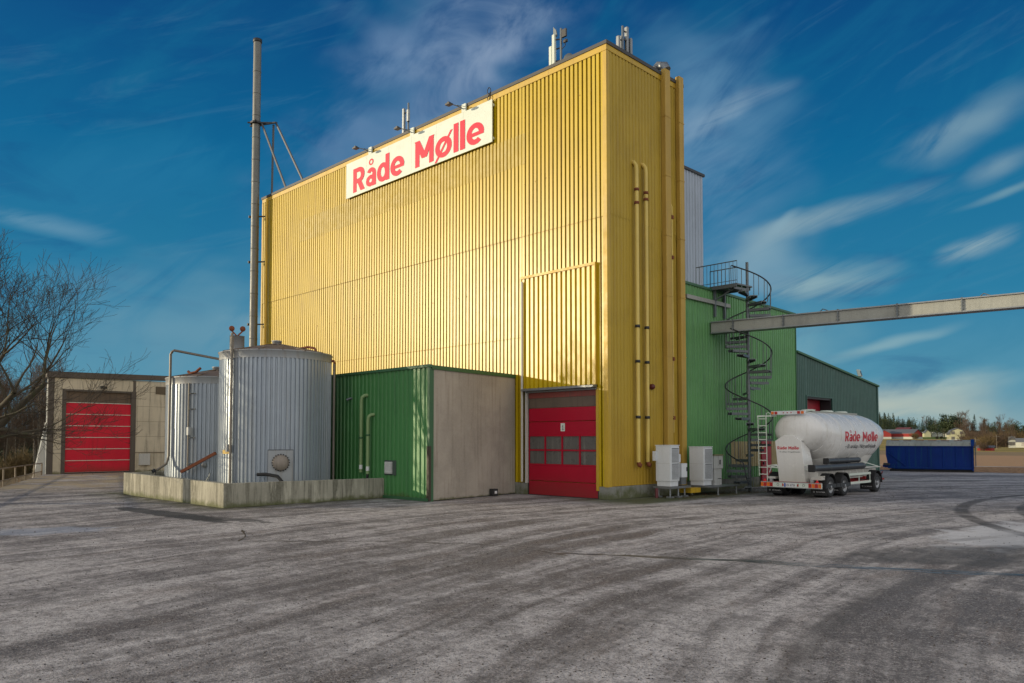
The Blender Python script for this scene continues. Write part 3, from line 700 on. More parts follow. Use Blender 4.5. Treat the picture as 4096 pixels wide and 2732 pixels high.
for a_ in (-.215, .21): cyl_patch(hf, (bx, by), br+.022, ha+a_, ha+a_+.006, .3, 1.75, 1)
cyl_patch(hf, (bx, by), br+.024, ha-.215, ha+.215, 1.75, 1.775)
hf.build('hatch_edge', m_dark, S1)
hx, hy = on((bx, by), br+.02, ha); hn = (math.cos(ha), math.sin(ha), 0)
h = MB().lathe((hx, hy, 1.32), [(.28, 0), (.28, .07), (.0, .08)], 24, ax=hn).build('round_hatch', paint('hatch_wood', (.30, .26, .22), .8, 0, .5, (.1, .08, .06), .5), S1)
hb = MB()
for k in range(20):
    a = 2*PI*k/20; e2 = Vector(hn).cross(Vector((0,0,1)))
    p = Vector((hx, hy, 1.32))+e2*math.cos(a)*.29+Vector((0,0,1))*math.sin(a)*.29
    hb.lathe(p, [(.022, 0), (.022, .09), (0, .09)], 6, ax=hn)
hb.build('bolt', m_dark, h)
def riser(c, r, a, z0, z1, rad, m, par, name='riser_pipe', n=8):
    x, y = on(c, r, a); return MB().tube([(x, y, z0), (x, y, z1)], rad, n).build(name, m, par)
pA = riser((bx, by), br+.09, tocam1-R(46), .3, 5.9, .05, flat('brown_grey_pipe', (.19, .17, .14), .5, .3), S1)
x, y = on((bx, by), br+.1, tocam1-R(50)); MB().box(x-.05, y-.05, 1.7, x+.06, y+.06, 1.95).build('gauge', m_silver2, S1)
lb = MB(); cyl_patch(lb, (bx, by), br+.025, tocam1-R(62), tocam1-R(50), 1.62, 1.76); lb.build('label', flat('ochre_label', (.5, .33, .05), .6), S1)
vx, vy = on((bx, by), 1.45, tocam1-R(75)); 
v = MB().lathe((vx, vy, 5.2), [(.26, 0), (.26, .72), (.27, .72), (.0, .72)], 20).build('vent_stack', m_silver2, S1)
pl = MB()
for sgn in (-1, 1):
    ex, ey = -math.sin(tocam1)*sgn, math.cos(tocam1)*sgn
    cxp, cyp = vx+ex*.19, vy+ey*.19
    pl.lathe((cxp, cyp, 6.2), [(.0, -.03), (.1, -.03), (.1, .03), (0, .03)], 14, ax=(math.cos(tocam1), math.sin(tocam1), 0))
    pl.bar((vx, vy, 5.92), (cxp, cyp, 6.12), .05)
pl.build('pulley', m_rust, S1)
g = riser((bx, by), br+.12, tocam1+R(78), .3, 5.0, .05, flat('brown_grey_pipe', (.19, .17, .14)), S1)
ex, ey = on((bx, by), br+.12, tocam1+R(78)); MB().tube([(ex, ey, 5.0), (ex-.02, ey, 5.1), (bx+(ex-bx)*.85, by+(ey-by)*.85, 5.14)], .05, 8).build('overflow_pipe', m_rust, S1)
x, y = on((bx, by), 1.3, tocam1+R(60)); MB().tube([(x-.35, y-.3, 5.50), (x, y, 5.58), (x+.25, y+.12, 5.52), (x+.33, y+.16, 5.34)], .045, 8).build('overflow_pipe', m_rust, S1)
x, y = on((bx, by), br+.3, tocam1-R(2)); hs = MB().tube([(x-.32, y-.42, .92), (x-.1, y-.2, .93), (x+.18, y+.08, .86), (x+.38, y+.22, .6), (x+.4, y+.3, .15)], .06, 10).build('hose', m_black)
tag(hs, 'short black hose hanging over the bund in front of the large silo', 'hose')
# small silo fittings
brownp = flat('brown_grey_pipe', (.19, .17, .14), .5, .3)
q0 = on((sx_, sy_), sr+.1, tocam2-R(58)); q1 = on((sx_, sy_), sr*.15, tocam2+R(40))
MB().tube([(q0[0]-.0, q0[1]-.45, .95), (q0[0], q0[1]-.08, 1.2), (q0[0], q0[1], 1.5), (q0[0], q0[1], 5.45), (q0[0]+.05, q0[1]+.04, 5.56), (q0[0]+.15, q0[1]+.08, 5.6), (q1[0]-.1, q1[1]-.06, 5.42), (q1[0], q1[1], 5.36), (q1[0]+.03, q1[1], 5.2), (q1[0]+.03, q1[1], 4.9)], .05, 8).build('fill_pipe', brownp, S2)
q2 = on((sx_, sy_), sr+.09, tocam2-R(30)); MB().tube([(q2[0], q2[1], .95), (q2[0], q2[1], 4.3)], .03, 8).build('riser_pipe', brownp, S2)
MB().box(q2[0]-.02, q2[1]-.06, 2.3, q2[0]+.14, q2[1]+.06, 2.6).build('gauge', m_silver2, S2)
l = MB()
for z in (1.2, 2.2, 3.3, 3.9): l.bar(on((sx_, sy_), sr+.02, tocam2-R(30))+(z,), on((sx_, sy_), sr+.1, tocam2-R(22))+(z,), .03)
l.build('pipe_clip', m_dark, S2)
l = MB(); cyl_patch(l, (sx_, sy_), sr+.02, tocam2+R(12), tocam2+R(34), .85, 1.35); l.build('hatch_plate', m_silver2, S2)
x, y = on((sx_, sy_), sr+.02, tocam2-R(12)); MB().lathe((x, y, 1.15), [(.1, 0), (.1, .06), (0, .07)], 14, ax=(math.cos(tocam2), math.sin(tocam2), 0)).build('valve', m_silver2, S2)
sc = MB(); a = on((sx_, sy_), 1.35, tocam2-R(40)); sc.tube([(a[0]-.22, a[1]-.12, 4.82), (a[0]-.12, a[1]-.06, 4.74), (a[0]+.1, a[1]+.05, 4.78), (a[0]+.22, a[1]+.2, 4.95)], .055, 8); sc.build('pulley', m_rust, S2)
aa = on((sx_, sy_), sr+.42, tocam2+R(3)); bb = (bx-br-.1, by-.7)
fp = MB().bar((-29.75, 12.0, .90), (-28.78, 12.9, 1.62), .11).build('chute', m_rust); tag(fp, 'rusty sloping pipe between the two silos', 'pipe')
st = MB(); x, y = q0[0], q0[1]-.45; st.bar((x-.05, y, .93), (x-.25, y-.1, .5), .03); st.bar((x-.05, y, .93), (x+.2, y-.15, .5), .03); st.lathe((x, y-.1, .93), [(.07, -.06), (.07, .06), (0, .06)], 10, ax=(0, 1, .4)); st.build('pipe_support', m_dark, S2)
st = MB(); x, y = aa; st.bar((x-.05, y-.3, .86), (x-.35, y-.4, .4), .03); st.bar((x-.05, y-.3, .86), (x+.05, y-.45, .4), .03); st.build('pipe_support', m_steel, S2)

# ------------------------------------------------------------------ garage on the left
G = thing('garage_building', 'grimy concrete garage with a tall red segmented door', 'building', (-58, 17.5, 0))
gx = -54.2
def xface(mb, y0, z0, y1, z1, x=gx, t=.2): mb.box(x-t, y0, z0, x, y1, z1)
w = MB(); xface(w, 13.95, 1.3, 14.45, 6.0); xface(w, 18.75, 1.3, 24, 6.0); xface(w, 14.45, 5.32, 18.75, 6.0)
tag(w.build('wall', m_gar, G), 'stained concrete front wall')
w = MB(); xface(w, 13.7, -.3, 14.4, 1.27, gx+.0); w.build('plinth', m_gar, G); w = MB(); xface(w, 18.8, -.3, 24, 1.27, gx+.0, .19); w.build('plinth', m_gar, G)
w = MB()
for z in (2.35, 3.35, 4.35, 5.32): w.box(gx, 18.85, z, gx+.006, 24, z+.02); w.box(gx, 13.98, z, gx+.006, 14.40, z+.02)
for y in (15.6, 16.8, 17.9): w.box(gx, y, 5.4, gx+.006, y+.015, 6.0)
w.box(gx, 18.8, 1.27, gx+.05, 24, 1.32); w.build('panel_joint', flat('joint_grey', (.24, .21, .16), .9), G)
w = MB(); xface(w, 13.62, -.3, 13.95, 6.1, gx+.02); xface(w, 14.40, -.1, 14.62, 5.3, gx+.04); xface(w, 18.5, -.1, 18.8, 5.3, gx+.04); xface(w, 14.40, 5.2, 18.8, 5.32, gx+.05); xface(w, 18.6, 5.32, 18.78, 6.05, gx+.02)
w.build('frame', m_gar_dk, G)
w = MB(); w.prism([(gx+.1, 13.5, 6.0), (gx+.1, 24, 6.25), (gx+.1, 24, 6.55), (gx+.1, 13.5, 6.38)], (-.5, 0, 0)); w.build('roof_edge', m_gar_dk, G)
w = MB(); w.prism([(gx-.1, 13.6, -.3), (gx-.1, 24, -.3), (gx-20, 24, -.3), (gx-20, 18.5, -.3)], (0, 0, 6.4)); tag(w.build('wall', paint('pale_side_wall', (.55, .56, .52), .7, 0, .3, None, .3), G), 'pale left side wall')
w = MB(); w.prism([(gx-.15, 13.58, -.3), (gx-.15, 12.9, -.5), (gx-.15, 13.58, 3.2)], (-.25, 0, 0)); w.build('buttress', MC['pale_side_wall'], G)
dr = MB()
for k in range(6):
    z0 = .08+k*.735; dr.box(gx-.12, 14.62, z0+.01, gx-.08, 18.5, z0+.715)
rd = dr.build('door', m_redtarp, G)
dr = MB().box(gx-.12, 14.62, 4.5, gx-.09, 18.5, 5.2).build('grimy_band', m_brown, rd)
dr = MB()
for k in range(1, 7): dr.box(gx-.10, 14.62, .065+k*.735, gx-.055, 18.5, .1+k*.735)
dr.build('wind_bar', m_sign, rd); MB().box(gx-.13, 14.6, -.02, gx-.03, 18.52, .07).build('bottom_bar', m_dark, rd)
o = MB().box(gx, 19.05, .45, gx+.18, 19.72, 1.22); o = o.build('cabinet', m_white2, G); bevel(o, .015)
v = MB(); v.box(gx, 20.05, 5.22, gx+.03, 21.2, 5.74); o = v.build('vent', m_gar_dk, G); v = MB()
for k in range(9): v.box(gx+.03, 20.07, 5.25+k*.053, gx+.05, 21.18, 5.275+k*.053)
v.build('louvre', flat('brown_louvre', (.2, .16, .1), .6), o)
tag(MB().box(gx+.0, 16.6, 5.5, gx+.25, 16.8, 5.6).box(gx+.2, 16.52, 5.42, gx+.4, 16.88, 5.56).build('wall_lamp', m_dark), 'small dark floodlight over the red garage door', 'lamp')

# ------------------------------------------------------------------ fence at the left
F = thing('railing', 'rusty grey metal railing with low bars at the left edge of the yard', 'railing', (-47, 10.7, 0))
fa = Vector((-29.5, 4.2, .0)); fb = Vector((-53.7, 13.25, -.25)); fd = (fb-fa)
def fp_(t, z): p = fa+fd*t; return (p.x, p.y, p.z+z)
MB().bar(fp_(0, .92), fp_(1, .96), .05).build('top_rail', paint('weathered_rail', (.24, .2, .15), .7, 0, .5, (.16, .07, .03), .5), F)
r = MB().bar(fp_(0, .30), fp_(1, .48), .04); r.bar(fp_(0, .06), fp_(1, .04), .05); r.build('lower_rail', MC['weathered_rail'], F)
for k in range(9): MB().bar(fp_(k/8, -.1), fp_(k/8, .94), .06).build('post', MC['weathered_rail'], F)
for k in range(1, 84):
    if k % 10.5 == 0: continue
    MB().bar(fp_(k/84, .06), fp_(k/84, .31+.16*k/84), .022).build('bar', MC['weathered_rail'], F)

# ------------------------------------------------------------------ green building, grey tower, dark hall
H = thing('green_building', 'mid-height bright green corrugated building behind the spiral stair', 'building', (-23, 31.7, 0))
gxx = -17.03
w = MB(); K3 = dict(pitch=.21, dep=.035, outf=.45, slope=.14)
w.corr((gxx, 26.82), (gxx, 36.7), .46, 4.55, **K3); w.corr((gxx+.012, 26.82), (gxx+.012, 36.7), 4.5, 8.42, z1b=8.25, **K3)
w.build('wall', m_green2, H)
w = MB(); w.prism([(gxx-.06, 26.82, .1), (gxx-.06, 36.7, .1), (gxx-.06, 36.7, 8.2), (gxx-.06, 26.82, 8.4)], (-14, 0, 0)); w.build('inner_wall', m_green2, H)
w = MB(); w.prism([(gxx+.06, 26.8, 8.42), (gxx+.06, 36.74, 8.25), (gxx+.06, 36.74, 8.35), (gxx+.06, 26.8, 8.52)], (-.14, 0, 0)); w.box(gxx-.02, 36.7, .4, gxx+.05, 36.76, 8.25); w.build('roof_edge', m_gtrim, H)
w = MB(); w.box(gxx-.3, 26.82, 0, gxx-.02, 36.7, .45); w.build('plinth', m_plinth, H)
w = MB(); w.box(gxx+.04, 26.85, 7.82, gxx+.12, 30.3, 7.98); w.build('gutter_strip', m_galv2, H)
w = MB(); w.corr((gxx+.03, 30.35), (gxx+.03, 33.0), .95, 2.05, **K3); w.corr((gxx+.03, 33.9), (gxx+.03, 35.6), .95, 2.05, **K3); w.build('tan_panel', m_tan, H)
d2 = MB().box(gxx+.03, 33.0, .05, gxx+.09, 33.9, 2.15).build('door', m_reddoor2, H); MB().box(gxx+.09, 33.08, 1.0, gxx+.14, 33.14, 1.12).build('handle', m_dark, d2)
MB().box(gxx+.09, 33.02, 1.72, gxx+.095, 33.12, 1.95).build('label', flat('ochre_label', (.5, .33, .05), .6), d2)
T = thing('grey_tower', 'pale grey ribbed tower rising behind the yellow wall and green roof', 'building', (-22, 29.2, 0))
w = MB(); w.corr((-19, 26.9), (-19, 31.65), 8.0, 14.45, pitch=.24, dep=.04, outf=.5, slope=.15); w.corr((-25, 26.9), (-19, 26.9), 8, 14.45, pitch=.24, dep=.04)
w.build('wall', paint('pale_grey_sheet', (.36, .42, .50), .5, .1, .3, (.2, .22, .25), .4), T)
w = MB(); w.box(-25, 26.95, .2, -19.06, 31.62, 14.4); w.build('inner_wall', MC['pale_grey_sheet'], T); w = MB(); w.box(-25.1, 26.85, 14.4, -18.94, 31.7, 14.52); w.build('roof', m_dark, T)
Hl = thing('dark_hall', 'dark green corrugated hall with sloping roof beyond the spiral stair', 'building', (-25, 42, 0))
w = MB(); K4 = dict(pitch=.2, dep=.03, outf=.5, slope=.12); zt = lambda y: 6.42-(y-36.8)*.1115
w.corr((gxx, 36.8), (gxx, 37.9), .3, zt(36.8), z1b=zt(37.9), **K4); w.corr((gxx, 40.93), (gxx, 47.4), .3, zt(40.93), z1b=zt(47.4), **K4); w.corr((gxx, 37.9), (gxx, 40.93), 4.3, zt(37.9), z1b=zt(40.93), **K4)
w.corr((gxx, 47.4), (-40, 47.4), .3, zt(47.4), **K4); w.build('wall', m_dgreen, Hl)
w = MB(); w.prism([(gxx+.1, 36.78, zt(36.78)), (gxx+.1, 47.5, zt(47.5)), (gxx+.1, 47.5, zt(47.5)+.1), (gxx+.1, 36.78, zt(36.78)+.1)], (-23, 0, 0)); w.build('roof', m_gtrim, Hl)
w = MB(); w.box(gxx-.02, 47.3, .3, gxx+.04, 47.46, zt(47.4)); w.box(gxx-.01, 37.84, 0, gxx+.04, 37.9, 4.36); w.box(gxx-.01, 40.93, 0, gxx+.04, 40.99, 4.36); w.box(gxx-.01, 37.9, 4.3, gxx+.04, 40.93, 4.36); w.build('trim', m_dgreen, Hl)
w = MB(); w.box(gxx-.3, 36.8, 0, gxx-.03, 37.84, .3); w.box(gxx-.3, 40.99, 0, gxx-.03, 47.38, .3); w.build('plinth', m_plinth, Hl)
w = MB(); w.box(gxx-.7, 37.9, 0, gxx-.62, 40.93, 4.3); d = w.build('door', m_reddoor2, Hl)
w = MB(); w.box(gxx-.6, 40.85, 0, gxx-.03, 40.93, 4.3); w.box(gxx-.6, 37.9, 4.2, gxx-.03, 40.85, 4.3); w.box(gxx-.6, 37.86, 0, gxx-.03, 37.9, 4.3); w.build('reveal', m_dark, Hl)
w = MB(); w.prism([(gxx-.72, 36.8, .05), (gxx-.72, 47.3, .05), (gxx-.72, 47.3, zt(47.4)-.05), (gxx-.72, 36.8, zt(36.8)-.05)], (-22, 0, 0)); w.build('inner_wall', m_dark, Hl)
o = thing('floodlight', 'white floodlight on the sloping roof of the dark green hall', 'lamp', (-17.4, 45.6, zt(45.6)+.1))
x, y, z = -17.4, 45.6, zt(45.6)+.1
MB().bar((x, y, z), (x, y, z+.22), .05).build('stand', m_steel, o); bevel(MB().obox((x+.05, y, z+.42), (.08, .02, 0), (-.05, .26, .0), (-.05, 0, .2)).build('lamp_head', m_sign, o), .02)
MB().obox((x+.14, y+.02, z+.42), (.004, .001, 0), (-.04, .2, 0), (-.04, 0, .14)).build('lens', m_glass, o)

# ------------------------------------------------------------------ conveyor bridge
cvs = (-16.95, 28.72)
cd = Vector((.989, .146, 0)); cn = Vector((.146, -.989, 0))
V = thing('conveyor_beam', 'long galvanised box conveyor crossing above the yard to the right', 'conveyor', (cvs[0], cvs[1], 6.57))
P0 = Vector((cvs[0], cvs[1], 6.8)); Lc = 44
w = MB(); w.obox(P0+cd*Lc/2+cn*-.22, cd*Lc/2, cn*.22, Vector((0, 0, .2))); w.build('casing', m_galv2, V)
w = MB(); 
for zz in (.225, -.225): w.obox(P0+cd*Lc/2+cn*-.2+Vector((0,0,zz)), cd*Lc/2, cn*.27, Vector((0, 0, .022)))
w.build('flange', m_galv, V)
k = 0; s_ = .95
while s_ < Lc:
    w = MB(); w.obox(P0+cd*s_+cn*.035, cd*.02, cn*.035, Vector((0,0,.225)))
    for dz in (-.12, 0, .12): w.obox(P0+cd*s_+cn*.05+Vector((0,0,dz)), cd*.05, cn*.012, Vector((0,0,.012)))
    w.obox(P0+cd*s_+cn*-.2+Vector((0,0,.25)), cd*.03, cn*.27, Vector((0,0,.02)))
    w.build('joint', m_steel, V); s_ += 2.05
w = MB(); w.tube([P0+cd*4.4+Vector((0,0,.25)), P0+cd*4.5+Vector((0,0,.34)), P0+cd*4.7+Vector((0,0,.25))], .02, 6); w.tube([P0+cd*9.7+Vector((0,0,.25)), P0+cd*9.8+Vector((0,0,.34)), P0+cd*10+Vector((0,0,.25))], .02, 6); w.build('lifting_lug', m_steel, V)
w = MB(); p = P0+cd*43; w.bar((p.x, p.y, 0), (p.x, p.y, 6.6), .25); w.build('leg', m_galv, V)

# ------------------------------------------------------------------ spiral stair
px, py = -15.83, 29.75; SR = .92; NT = 39; ztop = 8.42; per = 2.64; ZP = 8.5
ST = thing('spiral_staircase', 'tall galvanised spiral stair climbing the green wall to the roof', 'staircase', (px, py, 0))
MB().tube([(px, py, 0), (px, py, 9.55)], .06, 12).build('pole', m_steel, ST)
WL = math.atan2(-1, -1)            # the side of the stair that faces left of the view
def sang(z):                        # clockwise from above going up; treads are at the left at z=.75+k*per
    return WL - 2*PI*(z-.72)/per
stp = MB()
def tread_mesh():
    m = MB(); a = 2*PI*.215/per*.62
    p = [(.07, -.05), (.07, .05)]+[(SR*math.cos(t), SR*math.sin(t)) for t in (a/2, 0, -a/2)]
    m.prism([(x, y, -.02) for x, y in p], (0, 0, .03))
    m.bar((.07, -.06, -.05), (SR*math.cos(-a/2), SR*math.sin(-a/2), -.05), .02, .09); m.bar((.07, .06, -.05), (SR*math.cos(a/2), SR*math.sin(a/2), -.05), .02, .09)
    m.lathe((0, 0, 0), [(.075, -.09), (.075, .04)], 10)
    return m
tm = None
for k in range(1, NT+1):
    z = ztop*k/NT
    if tm is None:
        tr = tread_mesh().build('tread', m_steel, None, local=True); tr.parent = ST; tm = tr
    else:
        tr = tm.copy(); COL.objects.link(tr)
    tr.location = (0, 0, z); tr.rotation_euler = (0, 0, sang(z))
hr = []; hz = .3
while hz < ztop+.02:
    a = sang(hz); hr.append((px+(SR+.02)*math.cos(a), py+(SR+.02)*math.sin(a), hz+.9)); hz += .05
a0 = sang(.21); MB().tube([(px+SR*math.cos(a0), py+SR*math.sin(a0), .3)]+hr, .028, 6).build('handrail', m_dark, ST)
bl = None
for k in range(1, NT+1):
    z = ztop*k/NT; a = sang(z)
    if bl is None:
        bl = MB().tube([(SR, 0, -.05), (SR+.02, 0, .89)], .015, 5); bl.tube([(SR*math.cos(.22), SR*math.sin(.22), -.0), (SR*1.01*math.cos(.22), SR*1.01*math.sin(.22), .84)], .012, 5)
        bl = bl.build('baluster', m_steel, None, local=True); bl.parent = ST; q = bl
    else: q = bl.copy(); COL.objects.link(q)
    q.location = (0, 0, z); q.rotation_euler = (0, 0, a)
pf = MB(); pf.prism([(px+.1, py+.0, ZP), (px+.0, py-.88, ZP), (px-1.9, py-.88, ZP), (px-1.9, py+.25, ZP), (px+.1, py+.25, ZP)], (0, 0, .06)); pf.bar((px, py-.88, ZP-.04), (px-1.9, py-.88, ZP-.04), .05, .12); pf.bar((px, py+.25, ZP-.04), (px-1.9, py+.25, ZP-.04), .05, .12); pf.build('platform', m_steel, ST)
for y in (py-.7, py+.1): MB().bar((gxx+.08, y, 7.3), (gxx+.08, y, ZP), .09).build('support', m_steel, ST)
MB().bar((gxx+.1, py-.7, ZP-.5), (px-.1, py-.7, ZP-.05), .05).build('support', m_steel, ST)
rl = MB()
def rail_line(pts, zz=ZP+.06, h=.92, n=9):
    for (xa, ya), (xb, yb) in zip(pts, pts[1:]):
        rl.bar((xa, ya, zz+h), (xb, yb, zz+h), .035); rl.bar((xa, ya, zz+.12), (xb, yb, zz+.12), .02)
        L = math.hypot(xb-xa, yb-ya); m = max(1, int(L/.17))
        for i in range(m+1): rl.bar((xa+(xb-xa)*i/m, ya+(yb-ya)*i/m, zz-.05), (xa+(xb-xa)*i/m, ya+(yb-ya)*i/m, zz+h), .014)
rail_line([(px+.02, py-.88), (px-1.2, py-.88), (px-1.9, py-.88)]); rl.build('platform_railing', m_steel, ST); rl = MB(); rail_line([(px-1.9, py+.25), (px-.6, py+.25)]); rl.build('platform_railing', m_steel, ST); rl = MB()
arc = [(px+SR*math.cos(t), py+SR*math.sin(t)) for t in [R(95)-R(12)*k for k in range(14)]]


# ------------------------------------------------------------------ cabinets by the wall
def louvre_block(mb, x, y0, y1, z0, z1, n):
    for k in range(n):
        z = z0+(z1-z0)*k/n; mb.prism([(x, y0, z), (x+.022, y0, z-.005), (x+.022, y0, z+.006), (x, y0, z+(z1-z0)/n*.34)], (0, y1-y0, 0))
def cabinet(label, x0, y0, x1, y1, z0, z1):
    o = thing('equipment_cabinet', label, 'cabinet', ((x0+x1)/2, (y0+y1)/2, z0))
    bevel(MB().box(x0, y0, z0+.18, x1, y1, z1-.03).build('body', m_white, o), .012)
    bevel(MB().box(x0-.02, y0-.02, z1-.03, x1+.03, y1+.02, z1).build('roof', m_white, o), .006)
    bevel(MB().box(x0+.03, y0+.03, z0, x1-.02, y1-.03, z0+.18).build('base', m_white, o), .008)
    MB().box(x1, y0+.02, z0+.2, x1+.025, y1-.02, z1-.06).build('front_panel', m_white, o)
    MB().box(x0+.02, y0-.004, (z0+z1)/2+.08, x1-.02, y0, (z0+z1)/2+.09).build('side_seam', m_white2, o)
    for a, b, nn in ((z1-.62, z1-.12, 12), (z0+.28, z0+.82, 13)):
        g = MB(); g.box(x1+.025, y0+.07, a-.02, x1+.028, y1-.05, b+.01); gb = g.build('grille_recess', flat('grille_dark', (.13, .135, .14), .6), o)
        g = MB(); louvre_block(g, x1+.028, y0+.07, y1-.05, a, b, nn); g.build('louvre', m_white, gb)
    return o
C1 = cabinet('left tall white louvred cabinet against the yellow end wall', -16.55, 24.05, -15.92, 24.62, .42, 1.93)
C2 = cabinet('right tall white louvred cabinet against the green wall', -16.55, 26.32, -15.92, 26.95, .36, 1.86)
MB().box(-16.62, 23.95, 1.35, -16.5, 24.05, 1.7).build('side_box', m_white, C1)
o = thing('stand', 'white steel stand on short legs carrying the left cabinets', 'stand', (-16.2, 24.6, 0))
w = MB(); w.box(-16.65, 24.0, .34, -15.85, 25.3, .415); w.build('platform', m_galv, o)
for x, y in ((-16.0, 24.15), (-16.5, 24.15), (-16.0, 25.1), (-15.95, 24.6)):
    l = MB().tube([(x, y, .02), (x, y, .34)], .035, 8).box(x-.1, y-.1, 0, x+.1, y+.1, .06).build('leg', m_galv, o)
o = thing('equipment_cabinet', 'small white meter box with black latch hanging right of the left cabinet', 'cabinet', (-16.2, 25.05, .8))
bevel(MB().box(-16.4, 24.85, .72, -15.95, 25.22, 1.24).build('body', m_white, o), .012); MB().box(-15.95, 25.16, .95, -15.92, 25.2, 1.1).build('latch', m_dark, o)
o = thing('equipment_cabinet', 'narrow white box above the meter box on the yellow wall', 'cabinet', (-16.7, 25.1, 1.3))
bevel(MB().box(-16.6, 24.9, 1.27, -16.15, 25.1, 1.58).build('body', m_white, o), .012)
MB().box(-16.35, 24.86, .46, -15.98, 25.2, .72).build('shelf', m_galv, thing('cable_tray', 'dark cable tray under the small meter box', 'tray', (-16.2, 25.0, .46)))
o = thing('equipment_cabinet', 'two stacked beige-grey cabinets right of the second white cabinet', 'cabinet', (-16.3, 27.6, .3))
bevel(MB().box(-16.55, 27.2, .98, -15.97, 27.86, 1.5).build('upper_box', m_white2, o), .012); bevel(MB().box(-16.5, 27.25, .32, -16.0, 27.8, .98).build('lower_box', m_white2, o), .012)
MB().box(-15.97, 27.50, 1.1, -15.965, 27.505, 1.5).box(-15.97, 27.58, 1.15, -15.94, 27.63, 1.33).build('latch', m_dark, o); MB().box(-16.0, 27.5, .58, -15.985, 27.75, .60).build('vent', m_dark, o); MB().box(-16.58, 27.17, 1.5, -15.94, 27.89, 1.54).build('roof', flat('mossy_lid', (.22, .22, .1), .8), o)
o = thing('stand', 'low steel platform on two legs under the right cabinets', 'stand', (-16, 27.8, 0))
MB().box(-16.7, 26.2, .30, -15.55, 28.4, .335).build('platform', m_galv, o)
for x, y in ((-15.62, 26.85), (-15.62, 28.25), (-16.5, 26.4)): MB().tube([(x, y, 0), (x, y, .3)], .035, 8).lathe((x, y, 0), [(.07, 0), (.07, .02), (0, .02)], 10).build('leg', m_galv, o)
tag(MB().box(-16.5, 25.45, .12, -15.95, 26.15, .3).build('beam_offcut', m_ytrim), 'short yellow beam lying between the two white cabinets', 'beam')
tag(MB().lathe((-16.4, 24.0-.12, 0), [(.0, .36), (.05, .35), (.06, .3), (.06, .0)], 12).build('gas_bottle', flat('dull_maroon', (.12, .025, .03), .6)), 'dull maroon bottle at the foot of the left cabinet', 'bottle')
# leaf litter below the cabinets
w = MB(); rr = random.Random(4)
for k in range(900):
    x = rr.uniform(-16.9, -15.1)+rr.uniform(0, .4)*rr.random(); y = rr.uniform(23.9, 31.5); z = .008+rr.uniform(0, .015); a = rr.uniform(0, 6.3); s = rr.uniform(.015, .045)
    w.add([(x+s*math.cos(a), y+s*math.sin(a), z), (x-s*.5*math.sin(a), y+s*.5*math.cos(a), z+.01), (x-s*math.cos(a), y-s*math.sin(a), z), (x+s*.5*math.sin(a), y-s*.5*math.cos(a), z)], [(0, 1, 2, 3)])
tag(w.build('leaf_litter', flat('dead_leaves', (.12, .07, .03), .9, var=.6)), 'brown dead leaves scattered below the cabinets', kind='stuff')

# ------------------------------------------------------------------ tanker trailer
TX = -13.02
TR = thing('tank_trailer', 'white bulk feed tank trailer with red lettering parked beside the spiral stair', 'trailer', (TX, 31, 0))
prof = [ # y, half width, top z, widest z, bottom z
 (27.72, .02, 2.53, 2.52, 2.50), (27.75, .30, 2.83, 2.52, 2.21), (27.83, .58, 3.02, 2.5, 2.02), (27.97, .78, 3.12, 2.48, 1.88), (28.2, .91, 3.17, 2.45, 1.76), (28.55, .97, 3.19, 2.42, 1.62),
 (28.62, .975, 3.19, 2.42, 1.56), (29.1, 1.04, 3.19, 2.36, 1.28), (29.55, 1.07, 3.2, 2.32, 1.08), (29.62, 1.075, 3.2, 2.32, 1.06), (30.5, 1.085, 3.2, 2.3, 1.12), (31.8, 1.085, 3.19, 2.3, 1.16), (33.0, 1.08, 3.18, 2.3, 1.18),
 (33.7, 1.04, 3.12, 2.32, 1.30), (34.2, .95, 3.0, 2.35, 1.5), (34.55, .82, 2.87, 2.4, 1.72), (34.8, .6, 2.72, 2.42, 1.98), (34.92, .3, 2.58, 2.43, 2.25), (34.95, .02, 2.46, 2.44, 2.42)]
def sec(y):
    for p, q in zip(prof, prof[1:]):
        if p[0] <= y <= q[0]:
            t = (y-p[0])/(q[0]-p[0]); return [p[i]+(q[i]-p[i])*t for i in range(1, 5)]
    return list(prof[-1][1:])
def skin_x(y, z, off=.006):
    a, zt_, zm, zb = sec(y); h = (zt_-zm) if z > zm else (zm-zb)
    return TX+a*math.sqrt(max(0, 1-((z-zm)/h)**2))+off
vs = []; NS = 64
ysl = []
for p, q in zip(prof, prof[1:]):
    for k in range(3): ysl.append(p[0]+(q[0]-p[0])*k/3)
ysl.append(prof[-1][0])
for yv in ysl:
    a, zt_, zm, zb = sec(yv)
    for k in range(NS):
        t = 2*PI*k/NS; c, s = math.cos(t), math.sin(t)
        vs.append((TX+a*c, yv, zm+(zt_-zm if s > 0 else zm-zb)*s))
fs = [(i*NS+k, (i+1)*NS+k, (i+1)*NS+(k+1) % NS, i*NS+(k+1) % NS) for i in range(len(ysl)-1) for k in range(NS)]
fs += [tuple(range(NS)), tuple(range((len(ysl)-1)*NS, len(ysl)*NS))[::-1]]
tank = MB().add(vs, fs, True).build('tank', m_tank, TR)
w = MB()
for yv, k0, k1 in ((28.58, 0, NS), (29.58, 0, NS), (30.8, 0, NS), (32.0, 0, NS), (33.2, 0, NS)):
    a, zt_, zm, zb = sec(yv)
    w.tube([(TX+(a+.004)*math.cos(2*PI*k/NS), yv, zm+((zt_-zm+.004) if math.sin(2*PI*k/NS) > 0 else (zm-zb+.004))*math.sin(2*PI*k/NS)) for k in range(k0, k1+1)], .010, 6, False)
w.build('weld_seam', m_tank, tank)
w = MB()                                                        # hoppers under the tank
for yc in (29.7, 31.5, 33.0):
    w.lathe((TX, yc, 0), [(.16, .62), (.55, 1.02), (.85, 1.5)], 24)
w.build('hopper', m_tank, TR)
t = MB()
